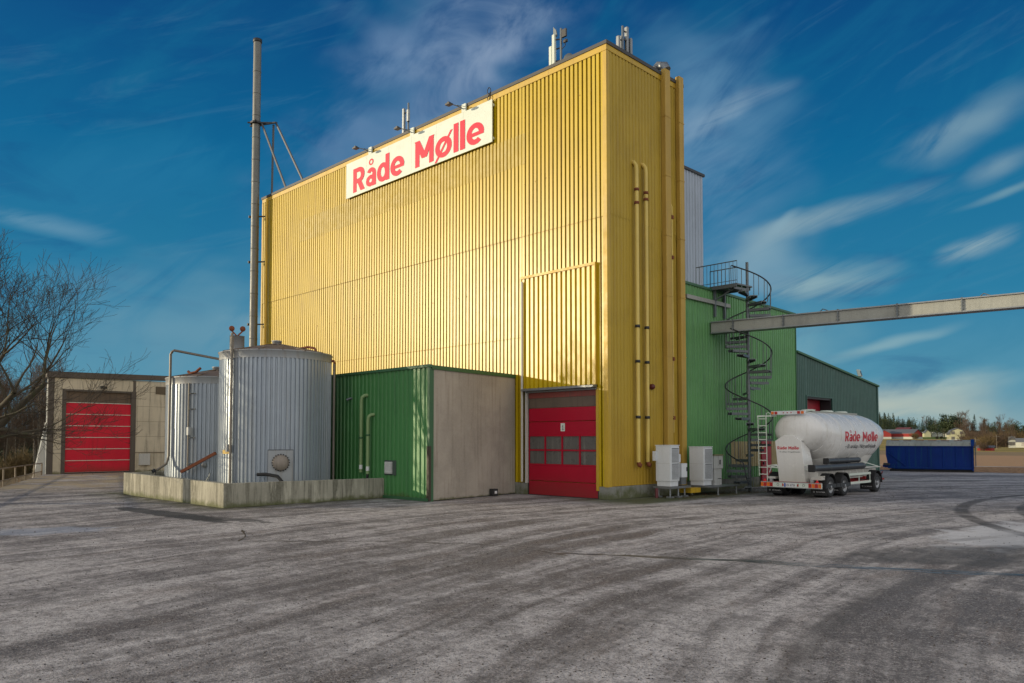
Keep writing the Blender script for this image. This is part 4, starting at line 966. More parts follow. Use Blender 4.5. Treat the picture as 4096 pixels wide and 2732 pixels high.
brand(t, 'Råde', 1.42, .38, lambda u, v: (skin_x(29.9+u, 2.06+v), 29.9+u, 2.06+v), (1, 0, 0)); t.build('lettering', m_txtred, tank); t = MB()
brand(t, 'Mølle', 1.62, .38, lambda u, v: (skin_x(31.6+u, 2.06+v), 31.6+u, 2.06+v), (1, 0, 0))
t.build('lettering', m_txtred, tank)
t = MB(); add_text(t, '– Et selskap i Norgesfôrkjeden', 3.2, .15, lambda u, v: (skin_x(30.05+u, 1.80+v), 30.05+u, 1.80+v), .006, 1); t.build('lettering', m_txtblk, tank)
# rear shroud
yb = 27.64
w = MB(); pz = [(-13.52, .56), (-12.5, .56), (-12.66, 2.08), (-12.95, 2.27), (-13.32, 2.29), (-13.66, 2.08)]
w.prism([(x, yb, z) for x, z in pz][::-1], (0, .06, 0)); 
w.prism([(-12.5, yb+.01, .56), (-12.5, 28.6, .56), (-12.66, 28.3, 1.9), (-12.66, yb+.01, 2.08)], (-.03, 0, 0)); w.prism([(-13.52, yb+.01, .56), (-13.52, 28.6, .56), (-13.66, 28.3, 1.9), (-13.66, yb+.01, 2.08)], (.03, 0, 0))
w.prism([(-12.66, yb+.02, 2.08), (-12.95, yb+.02, 2.27), (-13.32, yb+.02, 2.29), (-13.66, yb+.02, 2.08)], (0, .5, -.0))
sh = w.build('rear_shroud', m_tank, TR); bevel(sh, .012)
t = MB(); brand(t, 'Råde Mølle', .84, .115, lambda u, v: (-13.57+u, yb-.004, 1.76+v), (0, -1, 0), .0006); t.build('lettering', m_txtred, sh)
t = MB(); add_text(t, '– Et selskap i Norgesfôrkjeden', .84, .045, lambda u, v: (-13.53+u, yb-.004, 1.65+v), .004); t.build('lettering', m_txtblk, sh)
# lamp bar
w = MB(); bevel(w.box(-13.85, 27.72, 3.06, -12.55, 27.86, 3.2).build('lamp_bar', m_white, TR), .01); lbar = TR.children[-1]
lbar = [c for c in TR.children if c.name.startswith('lamp_bar')][0]
for x, m in ((-13.78, m_orange), (-13.64, m_redlens), (-12.76, m_redlens), (-12.62, m_orange)): MB().box(x-.05, 27.70, 3.08, x+.05, 27.72, 3.18).build('lamp', m, lbar)
for x in (-13.35, -13.2, -13.05): MB().lathe((x, 27.72, 3.13), [(.022, 0), (.022, .01), (0, .012)], 8, ax=(0,-1,0)).build('marker_lamp', m_redlens, lbar)
# bumper
yb2 = 27.5
bp = MB().box(-14.18, yb2, .35, -11.86, yb2+.07, .56); bp = bp.build('bumper', m_sign, TR); bevel(bp, .006)
w = MB(); w.box(-14.19, yb2-.012, .355, -11.85, yb2-.001, .375); w.box(-14.19, yb2-.012, .54, -11.85, yb2-.001, .562); w.build('edge_strip', m_rim, bp)
for side in (-1, 1):
    for k in range(4):
        x = (-14.12+k*.12) if side < 0 else (-11.92-k*.12)
        m = (m_orange, m_redlens, m_orange, m_redlens)[k]
        MB().box(x-.052, yb2-.02, .385, x+.052, yb2-.002, .53).build('tail_lamp', m, bp)
    MB().lathe((TX+side*.31+.0, yb2, .455), [(.055, 0), (.055, .012), (0, .014)], 12, ax=(0,-1,0), a0=PI/2 if side > 0 else -PI/2, a1=PI/2+PI if side > 0 else PI/2).build('reflector', m_redlens, bp)
pl_ = MB().box(-13.25, yb2-.012, .385, -12.81, yb2-.002, .525).build('number_plate', m_txtwht, bp)
MB().box(-13.25, yb2-.015, .385, -13.20, yb2-.012, .525).build('blue_band', flat('plate_blue', (.01, .05, .4), .5), pl_)
t = MB(); add_text(t, 'HV 6726', .34, .085, lambda u, v: (-13.18+u, yb2-.016, .412+v), .006); t.build('lettering', m_txtblk, pl_)
for x in (-13.5, -12.52):
    t = MB(); t.lathe((x, yb2, .46), [(.035, .003), (.045, .003), (.045, .008), (.035, .008)], 16, ax=(0,-1,0)); t.build('round_emblem', m_dark, bp)
for x in (-14.02, -12.02): MB().prism([(x-.07, yb2+.0, .565), (x+.07, yb2, .565), (x, yb2, .68)], (0, .015, 0)).build('triangle_reflector', flat('bright_red', (.8, .02, .02), .3), TR)
for x in (-13.8, -12.24):
    MB().box(x-.05, yb2+.05, .57, x+.05, yb2+.15, .67).build('work_lamp', m_rim, TR)
# chassis
w = MB(); w.box(-13.5, 27.7, .45, -13.4, 34.6, .62); w.box(-12.65, 27.7, .45, -12.55, 34.6, .62)
for y in (27.75, 29, 30.5, 32, 33.5): w.box(-13.4, y, .48, -12.65, y+.1, .6)
w.box(-14.0, 27.62, .47, -11.95, 27.72, .57); w.box(-13.9, 30.3, .55, -12.1, 30.4, .66); w.box(-13.9, 32.2, .55, -12.1, 32.3, .66)
w.bar((-12.0, 30.5, .5), (-12.0, 32.2, .5), .04); w.bar((-13, 34.5, .5), (-12.6, 35.6, .42), .07); w.bar((-13, 34.5, .5), (-13.4, 35.2, .42), .07); w.bar((-12.7, 35.3, .42), (-12.0, 33.8, .8), .035)
w.build('chassis', m_frame_red, TR)
w = MB()
w.box(-12.35, 27.72, .66, -11.95, 28.0, .74); w.box(-14.05, 27.72, .66, -13.7, 28.0, .74); w.box(-12.6, 28.0, .62, -12.2, 33.6, .95); w.box(-13.8, 28.2, .62, -13.45, 33.6, .95)
w.bar((-12.6, 28.0, .72), (-11.95, 28.0, .78), .03, .06); w.box(-12.5, 30.4, 1.0, -11.97, 33.3, 1.04)
w.build('belly_plate', m_tank, TR)
w = MB(); w.bar((-11.95, 30.2, .79), (-11.95, 32.35, .79), .03, .09); w.bar((-11.95, 30.2, .46), (-11.95, 32.35, .46), .03, .09); w.bar((-11.96, 30.25, .46), (-11.96, 30.25, .8), .03); w.bar((-11.96, 31.2, .46), (-11.96, 31.2, .8), .03); w.bar((-11.96, 32.3, .46), (-11.96, 32.3, .8), .03)
w.build('side_guard', m_sign, TR)
# wheels
def wheel(x, y, side):
    r = .39; wd = .27
    o = MB().lathe((x, y, r), [(r*.58, -wd/2), (r*.80, -wd/2-.01), (r*.95, -wd/2+.015), (r, -wd/2+.05), (r, wd/2-.05), (r*.95, wd/2-.015), (r*.80, wd/2+.01), (r*.58, wd/2)], 32, ax=(side, 0, 0)).build('wheel', m_black, TR)
    w = MB().lathe((x, y, r), [(r*.58, wd/2+.0), (r*.56, wd/2-.02), (r*.50, wd/2-.05), (r*.30, wd/2-.06), (r*.28, wd/2-.03), (r*.16, wd/2-.02), (r*.14, wd/2+.03), (0, wd/2+.03)], 24, ax=(side, 0, 0)); w.build('rim', m_rim, o)
    b = MB()
    for k in range(10):
        a = 2*PI*k/10; b.lathe((x, y+r*.23*math.cos(a), r+r*.23*math.sin(a)), [(.012, wd/2-.03), (.012, wd/2+.01), (0, wd/2+.01)], 6, ax=(side, 0, 0))
    b.build('wheel_nut', m_dark, o)
for y in (28.45, 29.72, 33.0):
    wheel(-12.06, y, 1); wheel(-13.98, y, -1)
    if y < 30: wheel(-12.36, y, 1); wheel(-13.68, y, -1)
    MB().tube([(-13.9, y, .39), (-12.1, y, .39)], .06, 8).build('axle', m_dark, TR)
for y in (28.45, 29.72, 33.0):
    for x in (-12.06, -13.98):
        f = MB(); n = 14
        vs = []
        for k in range(n+1):
            a = R(-5)+R(190)*k/n
            for xx in (x-.19, x+.17): 
                for rr in (.45, .47): vs.append((xx, y+rr*math.cos(a), .42+rr*math.sin(a)))
        fs = []
        for k in range(n):
            b0 = 4*k; b1 = 4*k+4; fs += [(b0+1, b0+3, b1+3, b1+1), (b0, b1, b1+2, b0+2), (b0, b0+1, b1+1, b1), (b0+2, b1+2, b1+3, b0+3)]
        f.add(vs, fs, False); f.build('mudguard', m_black, TR)
def flap(x0, x1, y, z0=.1, z1=.36, txt=True):
    q = MB().box(x0, y, z0, x1, y+.012, z1).build('mudflap', m_black, TR)
    if txt:
        w_ = x1-x0
        t = MB(); add_text(t, 'SCANIA', w_*.55, .042, lambda u, v: (x0+w_*.35+u, y-.004, z0+.10+v), .006)
        t.lathe((x0+w_*.2, y, z0+.12), [(.02, .002), (.028, .002), (.028, .005), (.02, .005)], 14, ax=(0,-1,0)); t.build('lettering', m_txtwht, q)
flap(-12.45, -11.86, 27.93); flap(-14.16, -13.55, 27.93); flap(-12.42, -11.9, 29.18, .12, .34); flap(-12.42, -11.9, 32.48, .12, .36)
MB().box(-12.35, 27.95, .36, -11.9, 30.2, .5).box(-14.1, 27.95, .36, -13.65, 30.2, .5).box(-12.3, 32.55, .5, -11.93, 33.4, .62).build('axle_box', m_dark, TR)
# hose tubes
for (y0, y1, z, x, r) in ((27.05, 31.7, 1.10, -12.0, .12), (28.55, 31.6, 1.33, -12.12, .10)):
    q = MB().tube([(x, y0, z), (x, y1, z)], r, 16).build('hose_tube', m_hose, TR)
    for f_ in (.02, .3, .62, .97): yy = y0+(y1-y0)*f_; MB().lathe((x, yy, z), [(r+.002, -.015), (r+.012, -.015), (r+.012, .015), (r+.002, .015)], 16, ax=(0, 1, 0)).build('clamp', m_steel, q)
    bevel(MB().box(x-r-.01, y0-.06, z-r-.01, x+r+.01, y0+.0, z+r+.01).build('end_cap', m_black, q), .04, 3)
w = MB(); w.bar((-12.6, 27.75, 1.18), (-12.1, 27.75, 1.18), .03); w.bar((-12.6, 27.75, 1.02), (-12.12, 27.75, 1.02), .03); w.bar((-12.02, 31.8, 1.25), (-12.02, 33.6, 1.0), .03)
w.build('tube_bracket', m_sign, TR)
for k, (x, z) in enumerate(((-12.3, .82), (-12.22, .74))):
    MB().tube([(x, 28.1, z), (x, 29.4, z-.02), (x+.05, 30.3, z), (x+.05, 33.3, z+.02)], .045, 8).build('product_pipe', m_galv if k else m_tank, TR)
for yc in (29.7, 31.5, 33.0):
    q = MB().lathe((TX+.1, yc, .7), [(.0, 0), (.1, 0), (.1, .14), (.17, .16), (.17, .2), (.0, .2)], 14).build('valve', m_galv, TR)
    MB().bar((TX+.2, yc, .78), (TX+.85, yc+.05, .80), .025).build('valve_lever', m_txtred, q)
MB().tube([(-13.95, 27.75, .9), (-13.8, 27.65, 1.12), (-13.6, 27.66, 1.16), (-13.55, 27.7, 1.0)], .025, 8).build('air_hose', m_txtwht, TR)
MB().tube([(-12.4, 27.74, .62), (-12.2, 27.66, .48), (-12.05, 27.75, .6)], .015, 6).build('air_hose', m_dark, TR)
# ladder
w = MB(); xa, xb, yl = -14.30, -13.97, 27.62
w.bar((xa, yl, .75), (xa-.03, yl, 3.02), .024); w.bar((xb, yl, .42), (xb-.03, yl, 3.02), .026)
for k in range(9): w.bar((xa, yl, .82+k*.262), (xb, yl, .82+k*.262), .022, .03)
w.bar((xa-.06, yl, 3.02), (xb+.25, yl+.3, 3.03), .05); w.bar((xb, yl, 1.1), (xb+.45, yl, 1.08), .04); w.bar((xb, yl, 1.14), (xb+.35, yl+.05, 1.2), .03)
w.tube([(xb-.02, yl, 3.02), (xb-.02, yl+.02, 3.12), (xb+.05, yl+.04, 3.16), (xb+.12, yl+.05, 3.1), (xb+.12, yl+.06, 2.98)], .014, 6)
w.build('ladder', m_sign, TR)
# walkway and hatches on top
w = MB(); w.box(TX-.3, 28.7, 3.195, TX+.32, 33.0, 3.215); w.box(TX+.32, 28.7, 3.14, TX+.34, 33.0, 3.215); w.build('walkway', m_galv2, TR)
for y in (29.3, 31.0, 32.4): MB().lathe((TX-.1, y, 3.215), [(.26, 0), (.26, .05), (.2, .08), (0, .09)], 20).build('hatch_lid', m_sign, TR)
w = MB(); w.box(TX-.5, 28.0, 3.14, TX+.35, 28.6, 3.17); w.bar((TX-.5, 28.6, 3.2), (TX+.5, 28.6, 3.24), .03); w.build('top_step', m_sign, TR)

# ------------------------------------------------------------------ blue container
CN = thing('waste_container', 'blue steel container with weathered grey curved lid at the yard edge', 'container', (-17, 56.8, 0))
p0 = Vector((-19.55, 55.75, 0)); p1 = Vector((-14.55, 57.05, 0)); t = (p1-p0).normalized(); nb = Vector((-t.y, t.x, 0)); L = (p1-p0).length
def cp(u, d, z): q = p0+t*u+nb*d; return (q.x, q.y, z)
w = MB(); prof_c = [(0.12, .45), (0, 1.1), (0, 1.72), (L-.02, 1.72), (L-.02, .16), (.55, .16)]
w.add([cp(u, 0, z) for u, z in prof_c]+[cp(u, 1.9, z) for u, z in prof_c], [tuple(range(6))[::-1], tuple(range(6, 12))]+[(i, (i+1) % 6, 6+(i+1) % 6, 6+i) for i in range(6)])
w.build('body', m_blue, CN)
w = MB()
for u in (1.25, 2.55, 3.4, 4.15): w.add([cp(u, -.035, .3), cp(u+.07, -.035, .3), cp(u+.07, -.035, 1.7), cp(u, -.035, 1.7), cp(u-.02, 0, .3), cp(u+.09, 0, .3), cp(u+.09, 0, 1.7), cp(u-.02, 0, 1.7)], [(0, 1, 2, 3), (4, 0, 3, 7), (1, 5, 6, 2)])
w.bar(cp(.1, -.04, .26), cp(L, -.04, .26), .05, .12); w.bar(cp(0, -.03, 1.7), cp(L, -.03, 1.7), .05, .05)
w.bar(cp(.15, -.03, 1.25), cp(1.25, -.03, .35), .05, .05); w.build('rib', m_blue, CN)
w = MB(); n = 8
vs = []
for k in range(n+1):
    a = PI*k/n; d = .95-.97*math.cos(a); z = 1.72+.40*math.sin(a)**.7 if 0 < k < n else 1.72
    vs += [cp(.03, d, z), cp(L-.1, d, z)]
w.add(vs, [(2*k, 2*k+1, 2*k+3, 2*k+2) for k in range(n)], True); w.add([vs[2*k] for k in range(n+1)], [tuple(range(n+1))]); w.build('lid', m_conttop, CN)
w = MB()
for k in range(6): w.bar(cp(.3+k*.75, .4, 2.07), cp(.8+k*.75, .4, 2.08), .05, .03)
w.build('lid_strap', m_rust, CN)
w = MB(); vs = []
for k in range(n+1):
    a = PI*k/n; d = .95-1.02*math.cos(a); z = 1.74+.42*math.sin(a)**.7 if 0 < k < n else 1.74
    vs += [cp(L-.14, d, z), cp(L+.06, d, z)]
w.add(vs, [(2*k, 2*k+1, 2*k+3, 2*k+2) for k in range(n)], True); vs2 = [vs[2*k+1] for k in range(n+1)]+[cp(L+.06, 1.95, .1), cp(L+.06, -.06, .1)]
w.add(vs2, [tuple(range(len(vs2)))]); w.bar(cp(L-.04, -.05, .1), cp(L-.04, -.05, 1.76), .2, .06); w.build('end_gate', m_blue, CN)
w = MB(); w.bar(cp(L+.12, .3, .4), cp(L+.12, .3, 2.0), .04); w.bar(cp(L+.12, .9, .4), cp(L+.12, .9, 2.0), .04); w.bar(cp(L+.02, .3, 1.9), cp(L+.14, .3, 2.0), .04); w.build('gate_bar', m_steel, CN)
w = MB(); w.bar(cp(.2, .3, .08), cp(L, .3, .08), .12, .16); w.bar(cp(.2, 1.6, .08), cp(L, 1.6, .08), .12, .16); w.obox(cp(.05, .1, .48), t*.2, nb*.3, Vector((0, 0, .07))); w.build('skid', m_dark, CN)
w = MB(); w.obox(cp(.25, -.01, .38), t*.28, nb*.05, Vector((.06, .02, .13))); w.obox(cp(-.08, .3, .36), t*.12, nb*.4, Vector((0, 0, .08))); w.build('hook_nose', m_blue, CN)

# ------------------------------------------------------------------ trees
def grow(mb_thick, mb_thin, p, d, L, r, depth, rnd, up=.15, spread=.6, minr=.004, tw=.03, bend=.16, twin=.5):
    n = 5 if depth > 1 else 4; pts = [p]; rs = [r]; q = Vector(p); d = Vector(d).normalized()
    for k in range(n):
        d = (d + Vector((rnd.uniform(-1, 1), rnd.uniform(-1, 1), rnd.uniform(-1, 1)))*bend + Vector((0, 0, up*.12))).normalized()
        q = q+d*L/n; pts.append(q.copy()); rs.append(max(minr, r*(1-.55*(k+1)/n)))
        if depth > 0 and k >= 1:
            for s in range(2 if (k == n-1 or rnd.random() < twin) else 1):
                ax_ = Vector((rnd.uniform(-1, 1), rnd.uniform(-1, 1), rnd.uniform(-.4, 1))).normalized()
                nd = (d*(1-spread*.5)+ax_*spread).normalized()
                grow(mb_thick, mb_thin, q, nd, L*rnd.uniform(.5, .72), rs[-1]*rnd.uniform(.5, .7), depth-1, rnd, up, spread, minr, tw, bend, twin)
    (mb_thick if r > tw else mb_thin).tube(pts, rs, 7 if r > .06 else (5 if r > tw else 3), False)
# large bare tree whose trunk stands just outside the left of the picture
tb = Vector((-31.3, 5.2, -.1))
BT = thing('bare_tree', 'large leafless tree reaching in over the left railing', 'tree', tb)
tk, th = MB(), MB(); rnd = random.Random(21)
vr = Vector((.70711, .70711, 0)); vf = Vector((-.70711, .70711, 0))
tk.tube([tb, tb+Vector((.05, 0, 1)), tb+vr*.2+Vector((0, 0, 2.2)), tb+vr*.1+Vector((0, 0, 3.3)), tb-vr*.2+Vector((0, 0, 4.4))], [.32, .26, .22, .14, .07], 12)
limbs = [(1.6, vr*1.0+vf*.05+Vector((0,0,.72)), 2.9, .17), (1.9, vr*.9-vf*.25+Vector((0,0,.8)), 2.7, .14), (1.9, vr*1.0+vf*.3+Vector((0,0,.5)), 2.1, .08), (2.4, vr*.75+Vector((0,0,1.0)), 2.5, .12), (3.0, vr*.5+vf*.3+Vector((0,0,1.1)), 2.3, .07),
         (2.6, -vr+Vector((0,0,.9)), 2.6, .1), (3.4, -vr*.2-vf*.4+Vector((0,0,1)), 2.2, .07), (3.9, vr*.3+Vector((0,0,1)), 1.9, .05)]
for hz_, dr_, L_, r_ in limbs: grow(tk, th, tb+vr*.15+Vector((0, 0, hz_)), dr_, L_*1.22, r_, 4, rnd, .12, .62, .0048, .018, .17, .03)
tk.build('trunk', m_bark, BT); th.build('twigs', m_twig, BT)
# prototypes for the woods
def bare_proto(name, seed, h, r, depth=3, mt=None, mw=None):
    rnd = random.Random(seed); o = thing(name, 'x', 'tree'); tk, th = MB(), MB(); pts = []; q = Vector((0, 0, -.2))
    rs = []
    for k in range(9): pts.append(q.copy()); rs.append(r*(1-.85*k/8)); q = q+Vector((rnd.uniform(-.12, .12), rnd.uniform(-.12, .12), h/8.2))
    tk.tube(pts, rs, 7)
    for k in range(26):
        f = rnd.uniform(.25, 1); i = min(7, int(f*8)); p = pts[i].lerp(pts[i+1], f*8-i)
        a = rnd.uniform(0, 6.28); grow(th, th, p, (math.cos(a), math.sin(a), 1.1), h*.2*(1.25-f*.7), r*.25*(1.2-f), 2, rnd, .5, .5, .008, 9)
    tk.build('trunk', mt or m_birch, o); th.build('crown', mw or m_btwig, o); return o
def conifer_proto(name, seed, h, w_, mat):
    rnd = random.Random(seed); o = thing(name, 'x', 'tree'); MB().tube([(0, 0, -.2), (0, 0, h*.97)], [h*.016, .02], 6).build('trunk', m_bark, o); c = MB()
    for k in range(620):
        f = rnd.random()**.8; z = h*(.08+.92*f); rr = w_*(1-f)**.85*rnd.uniform(.25, 1.08)+.05; a = rnd.uniform(0, 6.28)
        x, y = rr*math.cos(a), rr*math.sin(a); s = w_*.2*rnd.uniform(.6, 1.3)*(1.1-f*.7)
        u = Vector((math.cos(a), math.sin(a), -.35)); v = Vector((-math.sin(a), math.cos(a), rnd.uniform(-.4, .4)))
        p = Vector((x, y, z)); c.add([p-v*s*.45-u*s*.2, p+u*s*1.1, p+v*s*.45-u*s*.2, p-u*s*.5+Vector((0,0,s*.3))], [(0, 1, 2, 3)])
    c.build('crown', mat, o); return o
def pine_proto(name, seed, h, mat):
    rnd = random.Random(seed); o = thing(name, 'x', 'tree'); c = MB(); t = MB(); t.tube([(0, 0, -.2), (.1, .1, h*.5), (0, .1, h*.92)], [h*.02, h*.015, .03], 6)
    for k in range(15):
        z = h*rnd.uniform(.42, .97); a = rnd.uniform(0, 6.28); rr = h*.2*rnd.uniform(.3, 1)*(1.25-z/h*.7); p = Vector((rr*math.cos(a), rr*math.sin(a), z+.15*h*rnd.random()*.3)); t.tube([(0, .05, z-.06*h), p], [h*.006, .01], 4, False)
        for j in range(46):
            q = p+Vector((rnd.gauss(0, 1)*h*.06, rnd.gauss(0, 1)*h*.06, rnd.gauss(0, 1)*h*.028)); s = h*.022*rnd.uniform(.5, 1.3); u = Vector((rnd.uniform(-1, 1), rnd.uniform(-1, 1), rnd.uniform(-1, 1))).normalized(); v = u.cross(Vector((.3, .2, 1))).normalized()
            c.add([q-u*s-v*s*.6, q+u*s-v*s*.6, q+u*s+v*s*.6, q-u*s+v*s*.6], [(0, 1, 2, 3)])
    t.build('trunk', m_bark, o); c.build('crown', mat, o); return o
def bush_proto(name, seed, h, mat, n=34):
    rnd = random.Random(seed); o = thing(name, 'x', 'bush'); c = MB()
    for k in range(n):
        a = rnd.uniform(0, 6.28); grow(c, c, Vector((rnd.uniform(-.2, .2)*h, rnd.uniform(-.2, .2)*h, -.1)), (math.cos(a)*.55, math.sin(a)*.55, 1), h*.5*rnd.uniform(.6, 1), h*.012, 2, rnd, .3, .55, .011*h/3, 9)
    c.build('branches', mat, o); return o
def clump_proto(name, seed, h, mat, n=700):
    rnd = random.Random(seed); o = thing(name, 'x', 'tree'); MB().tube([(0, 0, -.2), (0.05, 0, h*.6)], [h*.02, h*.008], 6).build('trunk', m_bark, o); c = MB()
    cl = [(Vector((rnd.uniform(-1, 1)*h*.26, rnd.uniform(-1, 1)*h*.26, h*rnd.uniform(.3, .85))), h*rnd.uniform(.1, .2)) for _ in range(13)]
    for k in range(n):
        b, rr = rnd.choice(cl); v = Vector((rnd.gauss(0, 1), rnd.gauss(0, 1), rnd.gauss(0, 1)*.8)).normalized()*rr*rnd.uniform(.5, 1.1); q = b+v; s = h*.022*rnd.uniform(.5, 1.3); u = Vector((rnd.uniform(-1, 1), rnd.uniform(-1, 1), rnd.uniform(-1, 1))).normalized(); w2 = u.cross(Vector((.3, .2, 1))).normalized()
        c.add([q-u*s-w2*s*.6, q+u*s-w2*s*.6, q+u*s+w2*s*.6, q-u*s+w2*s*.6], [(0, 1, 2, 3)])
    c.build('crown', mat, o); return o
def place(pr, used, x, y, s, rz, label, group, dz=0):
    o = pr if pr.name not in used else copy_tree(pr)
    used.add(pr.name); o.location = (x, y, terrain_z(x, y)+dz); o.scale = (s, s, s*random.uniform(.9, 1.12)); o.rotation_euler = (0, 0, rz); o['label'] = label; o['group'] = group
    return o
used = set(); rnd = random.Random(77)
birches = [bare_proto('birch_tree', 5+k, 10.5, .11) for k in range(4)]
for k in range(64):
    a = rnd.uniform(-46, -30.3) if k % 4 else rnd.uniform(-34.5, -30.6); d = rnd.uniform(66, 96)
    if a > -31.2: d = rnd.uniform(75, 96)
    x, y = pol(a, d); place(birches[k % 4], used, x, y, rnd.uniform(.72, 1.02), rnd.uniform(0, 6.3), 'slender leafless birch in the wood beyond the left railing', 'leafless birches in the wood on the left')
firs = [conifer_proto('fir_tree', 40+k, 9+k, 1.7+.2*k, (m_needle, m_needle2)[k % 2]) for k in range(3)]
firs += [clump_proto('pine_tree', 50, 9, m_needle2), pine_proto('pine_tree', 51, 10, m_needle)]
for k in range(34):
    a = -47+k*.56+rnd.uniform(-.3, .3); 
    if a > -29.8: a = rnd.uniform(-34.5, -30.5)
    d = rnd.uniform(112, 150); x, y = pol(a, d); place(firs[(0, 3, 1, 4, 3)[k % 5]], used, x, y, rnd.uniform(.85, 1.05)*d/125, rnd.uniform(0, 6.3), 'dark evergreen on the slope behind the left birch wood', 'evergreens behind the birch wood', -4.6)
bushes = [bush_proto('bush', 60+k, 3, (m_scrub, m_btwig, m_scrub)[k]) for k in range(3)]
for k in range(22):
    a = rnd.uniform(-45, -31); d = rnd.uniform(60, 80); x, y = pol(a, d); place(bushes[k % 3], used, x, y, rnd.uniform(.5, .9), rnd.uniform(0, 6.3), 'low leafless bush under the birches on the left', 'bushes under the birches')
# right background: tree line on the hill
X2a = lambda X: math.degrees(math.atan((X-1175.5)/1782))
for k in range(84):
    X = 2000+k*3.2+rnd.uniform(-2, 2)
    if X > 2175: X = rnd.uniform(2015, 2150)
    d = rnd.uniform(560, 680); x, y = pol(X2a(X), d)
    i = rnd.choice((0, 1, 2, 3, 0, 1)); s = rnd.uniform(.75, 1.3)*(1.2 if X < 2070 else .95)
    place(firs[i], used, x, y, s, rnd.uniform(0, 6.3), 'distant evergreen in the hilltop tree line beyond the dark hall', 'evergreens on the far hill')
for k in range(16):
    X = rnd.uniform(2138, 2216); d = rnd.uniform(430, 520); x, y = pol(X2a(X), d)
    place(firs[3+k % 2], used, x, y, rnd.uniform(1.0, 1.35)*(1 if 2145 < X < 2205 else .8), rnd.uniform(0, 6.3), 'tall spreading pine behind the pale gabled house', 'pines behind the pale house')
fb = [bare_proto('leafless_tree', 80+k, 8, .12, mt=m_btwig, mw=m_btwig) for k in range(3)]
for k in range(46):
    X = rnd.uniform(2200, 2420) if k > 8 else rnd.uniform(2020, 2200); d = rnd.uniform(330, 520) if k > 8 else rnd.uniform(560, 650); x, y = pol(X2a(X), d)
    place(fb[k % 3], used, x, y, rnd.uniform(.9, 1.5), rnd.uniform(0, 6.3), 'leafless tree on the brown slope at the right', 'leafless trees on the right slope')
for k in range(40):
    X = rnd.uniform(2215, 2440); d = rnd.uniform(180, 420); x, y = pol(X2a(X), d); s = rnd.uniform(.8, 1.9)*(d/260)
    if abs(X-2329) < 22 and d < 330: continue
    place(bushes[k % 3], used, x, y, s, rnd.uniform(0, 6.3), 'brown scrubby bush behind the ploughed field at the right', 'bushes behind the ploughed field')
for k in range(30):
    X = rnd.uniform(2225, 2440); d = rnd.uniform(430, 640); x, y = pol(X2a(X), d)
    place(firs[(3, 0, 3, 2)[k % 4]], used, x, y, rnd.uniform(.9, 1.4), rnd.uniform(0, 6.3), 'evergreen among the leafless trees on the right slope', 'evergreens on the right slope')
for k in range(6):
    X = (2035, 2052, 2098, 2103, 2150, 2160)[k]; d = (440, 450, 400, 392, 430, 440)[k]; x, y = pol(X2a(X), d)
    place(bushes[k % 3], used, x, y, (1.3, 1.5, 1.3, 1.0, .6, .6)[k], k, 'bare orchard bush near the red barn', 'bushes near the red barn')
for o in list(COL.objects):
    if o.get('label') == 'x' and o.type == 'EMPTY' and o.name in [p.name for p in birches+firs+bushes+fb] and o.name not in used:
        for c in list(o.children): bpy.data.objects.remove(c)
        bpy.data.objects.remove(o)

# ------------------------------------------------------------------ distant farm buildings
def house(name, label, cat, X, d, wdt, dep, hw, hr, mw, mr, rot=0, base=None, wins=0, dz=0, gamb=False):
    x, y = pol(X2a(X), d); z = terrain_z(x, y)+dz
    o = thing(name, label, cat, (0, 0, 0))
    if gamb: g = [(-wdt/2, 0), (wdt/2, 0), (wdt/2, hw), (wdt*.36, hw+hr*.62), (0, hw+hr), (-wdt*.36, hw+hr*.62), (-wdt/2, hw)]
    else: g = [(-wdt/2, 0), (wdt/2, 0), (wdt/2, hw), (0, hw+hr), (-wdt/2, hw)]
    MB().prism([(a, -dep/2, b-1 if b == 0 else b) for a, b in g], (0, dep, 0)).build('wall', mw, o)
    rf = MB(); top = g[2:]
    for (a0, b0), (a1, b1) in zip(top, top[1:]):
        rf.prism([(a0, -dep/2-.25, b0+.03), (a1, -dep/2-.25, b1+.03), (a1, -dep/2-.25, b1+.25), (a0, -dep/2-.25, b0+.25)], (0, dep+.5, 0))
    rf.build('roof', mr, o)
    if base: MB().box(-wdt/2-.05, -dep/2-.05, -1, wdt/2+.05, dep/2+.05, hw*.42).build('foundation', base, o)
    for k in range(wins):
        wx = -wdt*.25+wdt*.5*(k % 2); wz = hw*.35+(k//2)*hw*.75
        MB().box(wx-.5, -dep/2-.08, wz, wx+.5, -dep/2-.02, wz+1.1).build('window', m_glass, o)
        MB().box(-wdt/2-.08, -dep*.25+dep*.5*(k % 2)-.5, wz*.9, -wdt/2-.02, -dep*.25+dep*.5*(k % 2)+.5, wz*.9+1.1).build('window', m_glass, o)
    o.location = (x, y, z); o.rotation_euler = (0, 0, R(rot)); return o
mrd = flat('barn_red', (.28, .03, .025), .9); mwh = flat('house_white', (.45, .46, .40), .9); mye = flat('house_cream', (.46, .45, .28), .9); mrf = flat('slate_roof', (.10, .11, .13), .8)
vd = 19.5   # facing the viewpoint from that bearing
house('red_barn', 'long red barn on a pale foundation across the field', 'barn', 2062, 430, 9, 19, 2.6, 2.0, mrd, mrf, vd+62, mwh, 0)
house('red_barn', 'red gable barn end left of the long barn', 'barn', 2030, 424, 6, 6, 2.5, 1.8, mrd, mrf, vd, mwh, 0)
house('red_barn', 'darker red barn higher up at the edge of the trees', 'barn', 2075, 560, 7, 10, 2.4, 2.4, flat('barn_dark_red', (.16, .02, .025), .8), flat('dark_red_roof', (.10, .03, .04), .8), vd+50, None, 0)
house('white_house', 'long white house with cream gable up the hill', 'house', 2155, 520, 5, 26, 1.5, 1.2, mwh, flat('pale_roof', (.35, .34, .28), .8), vd+75, None, 2)
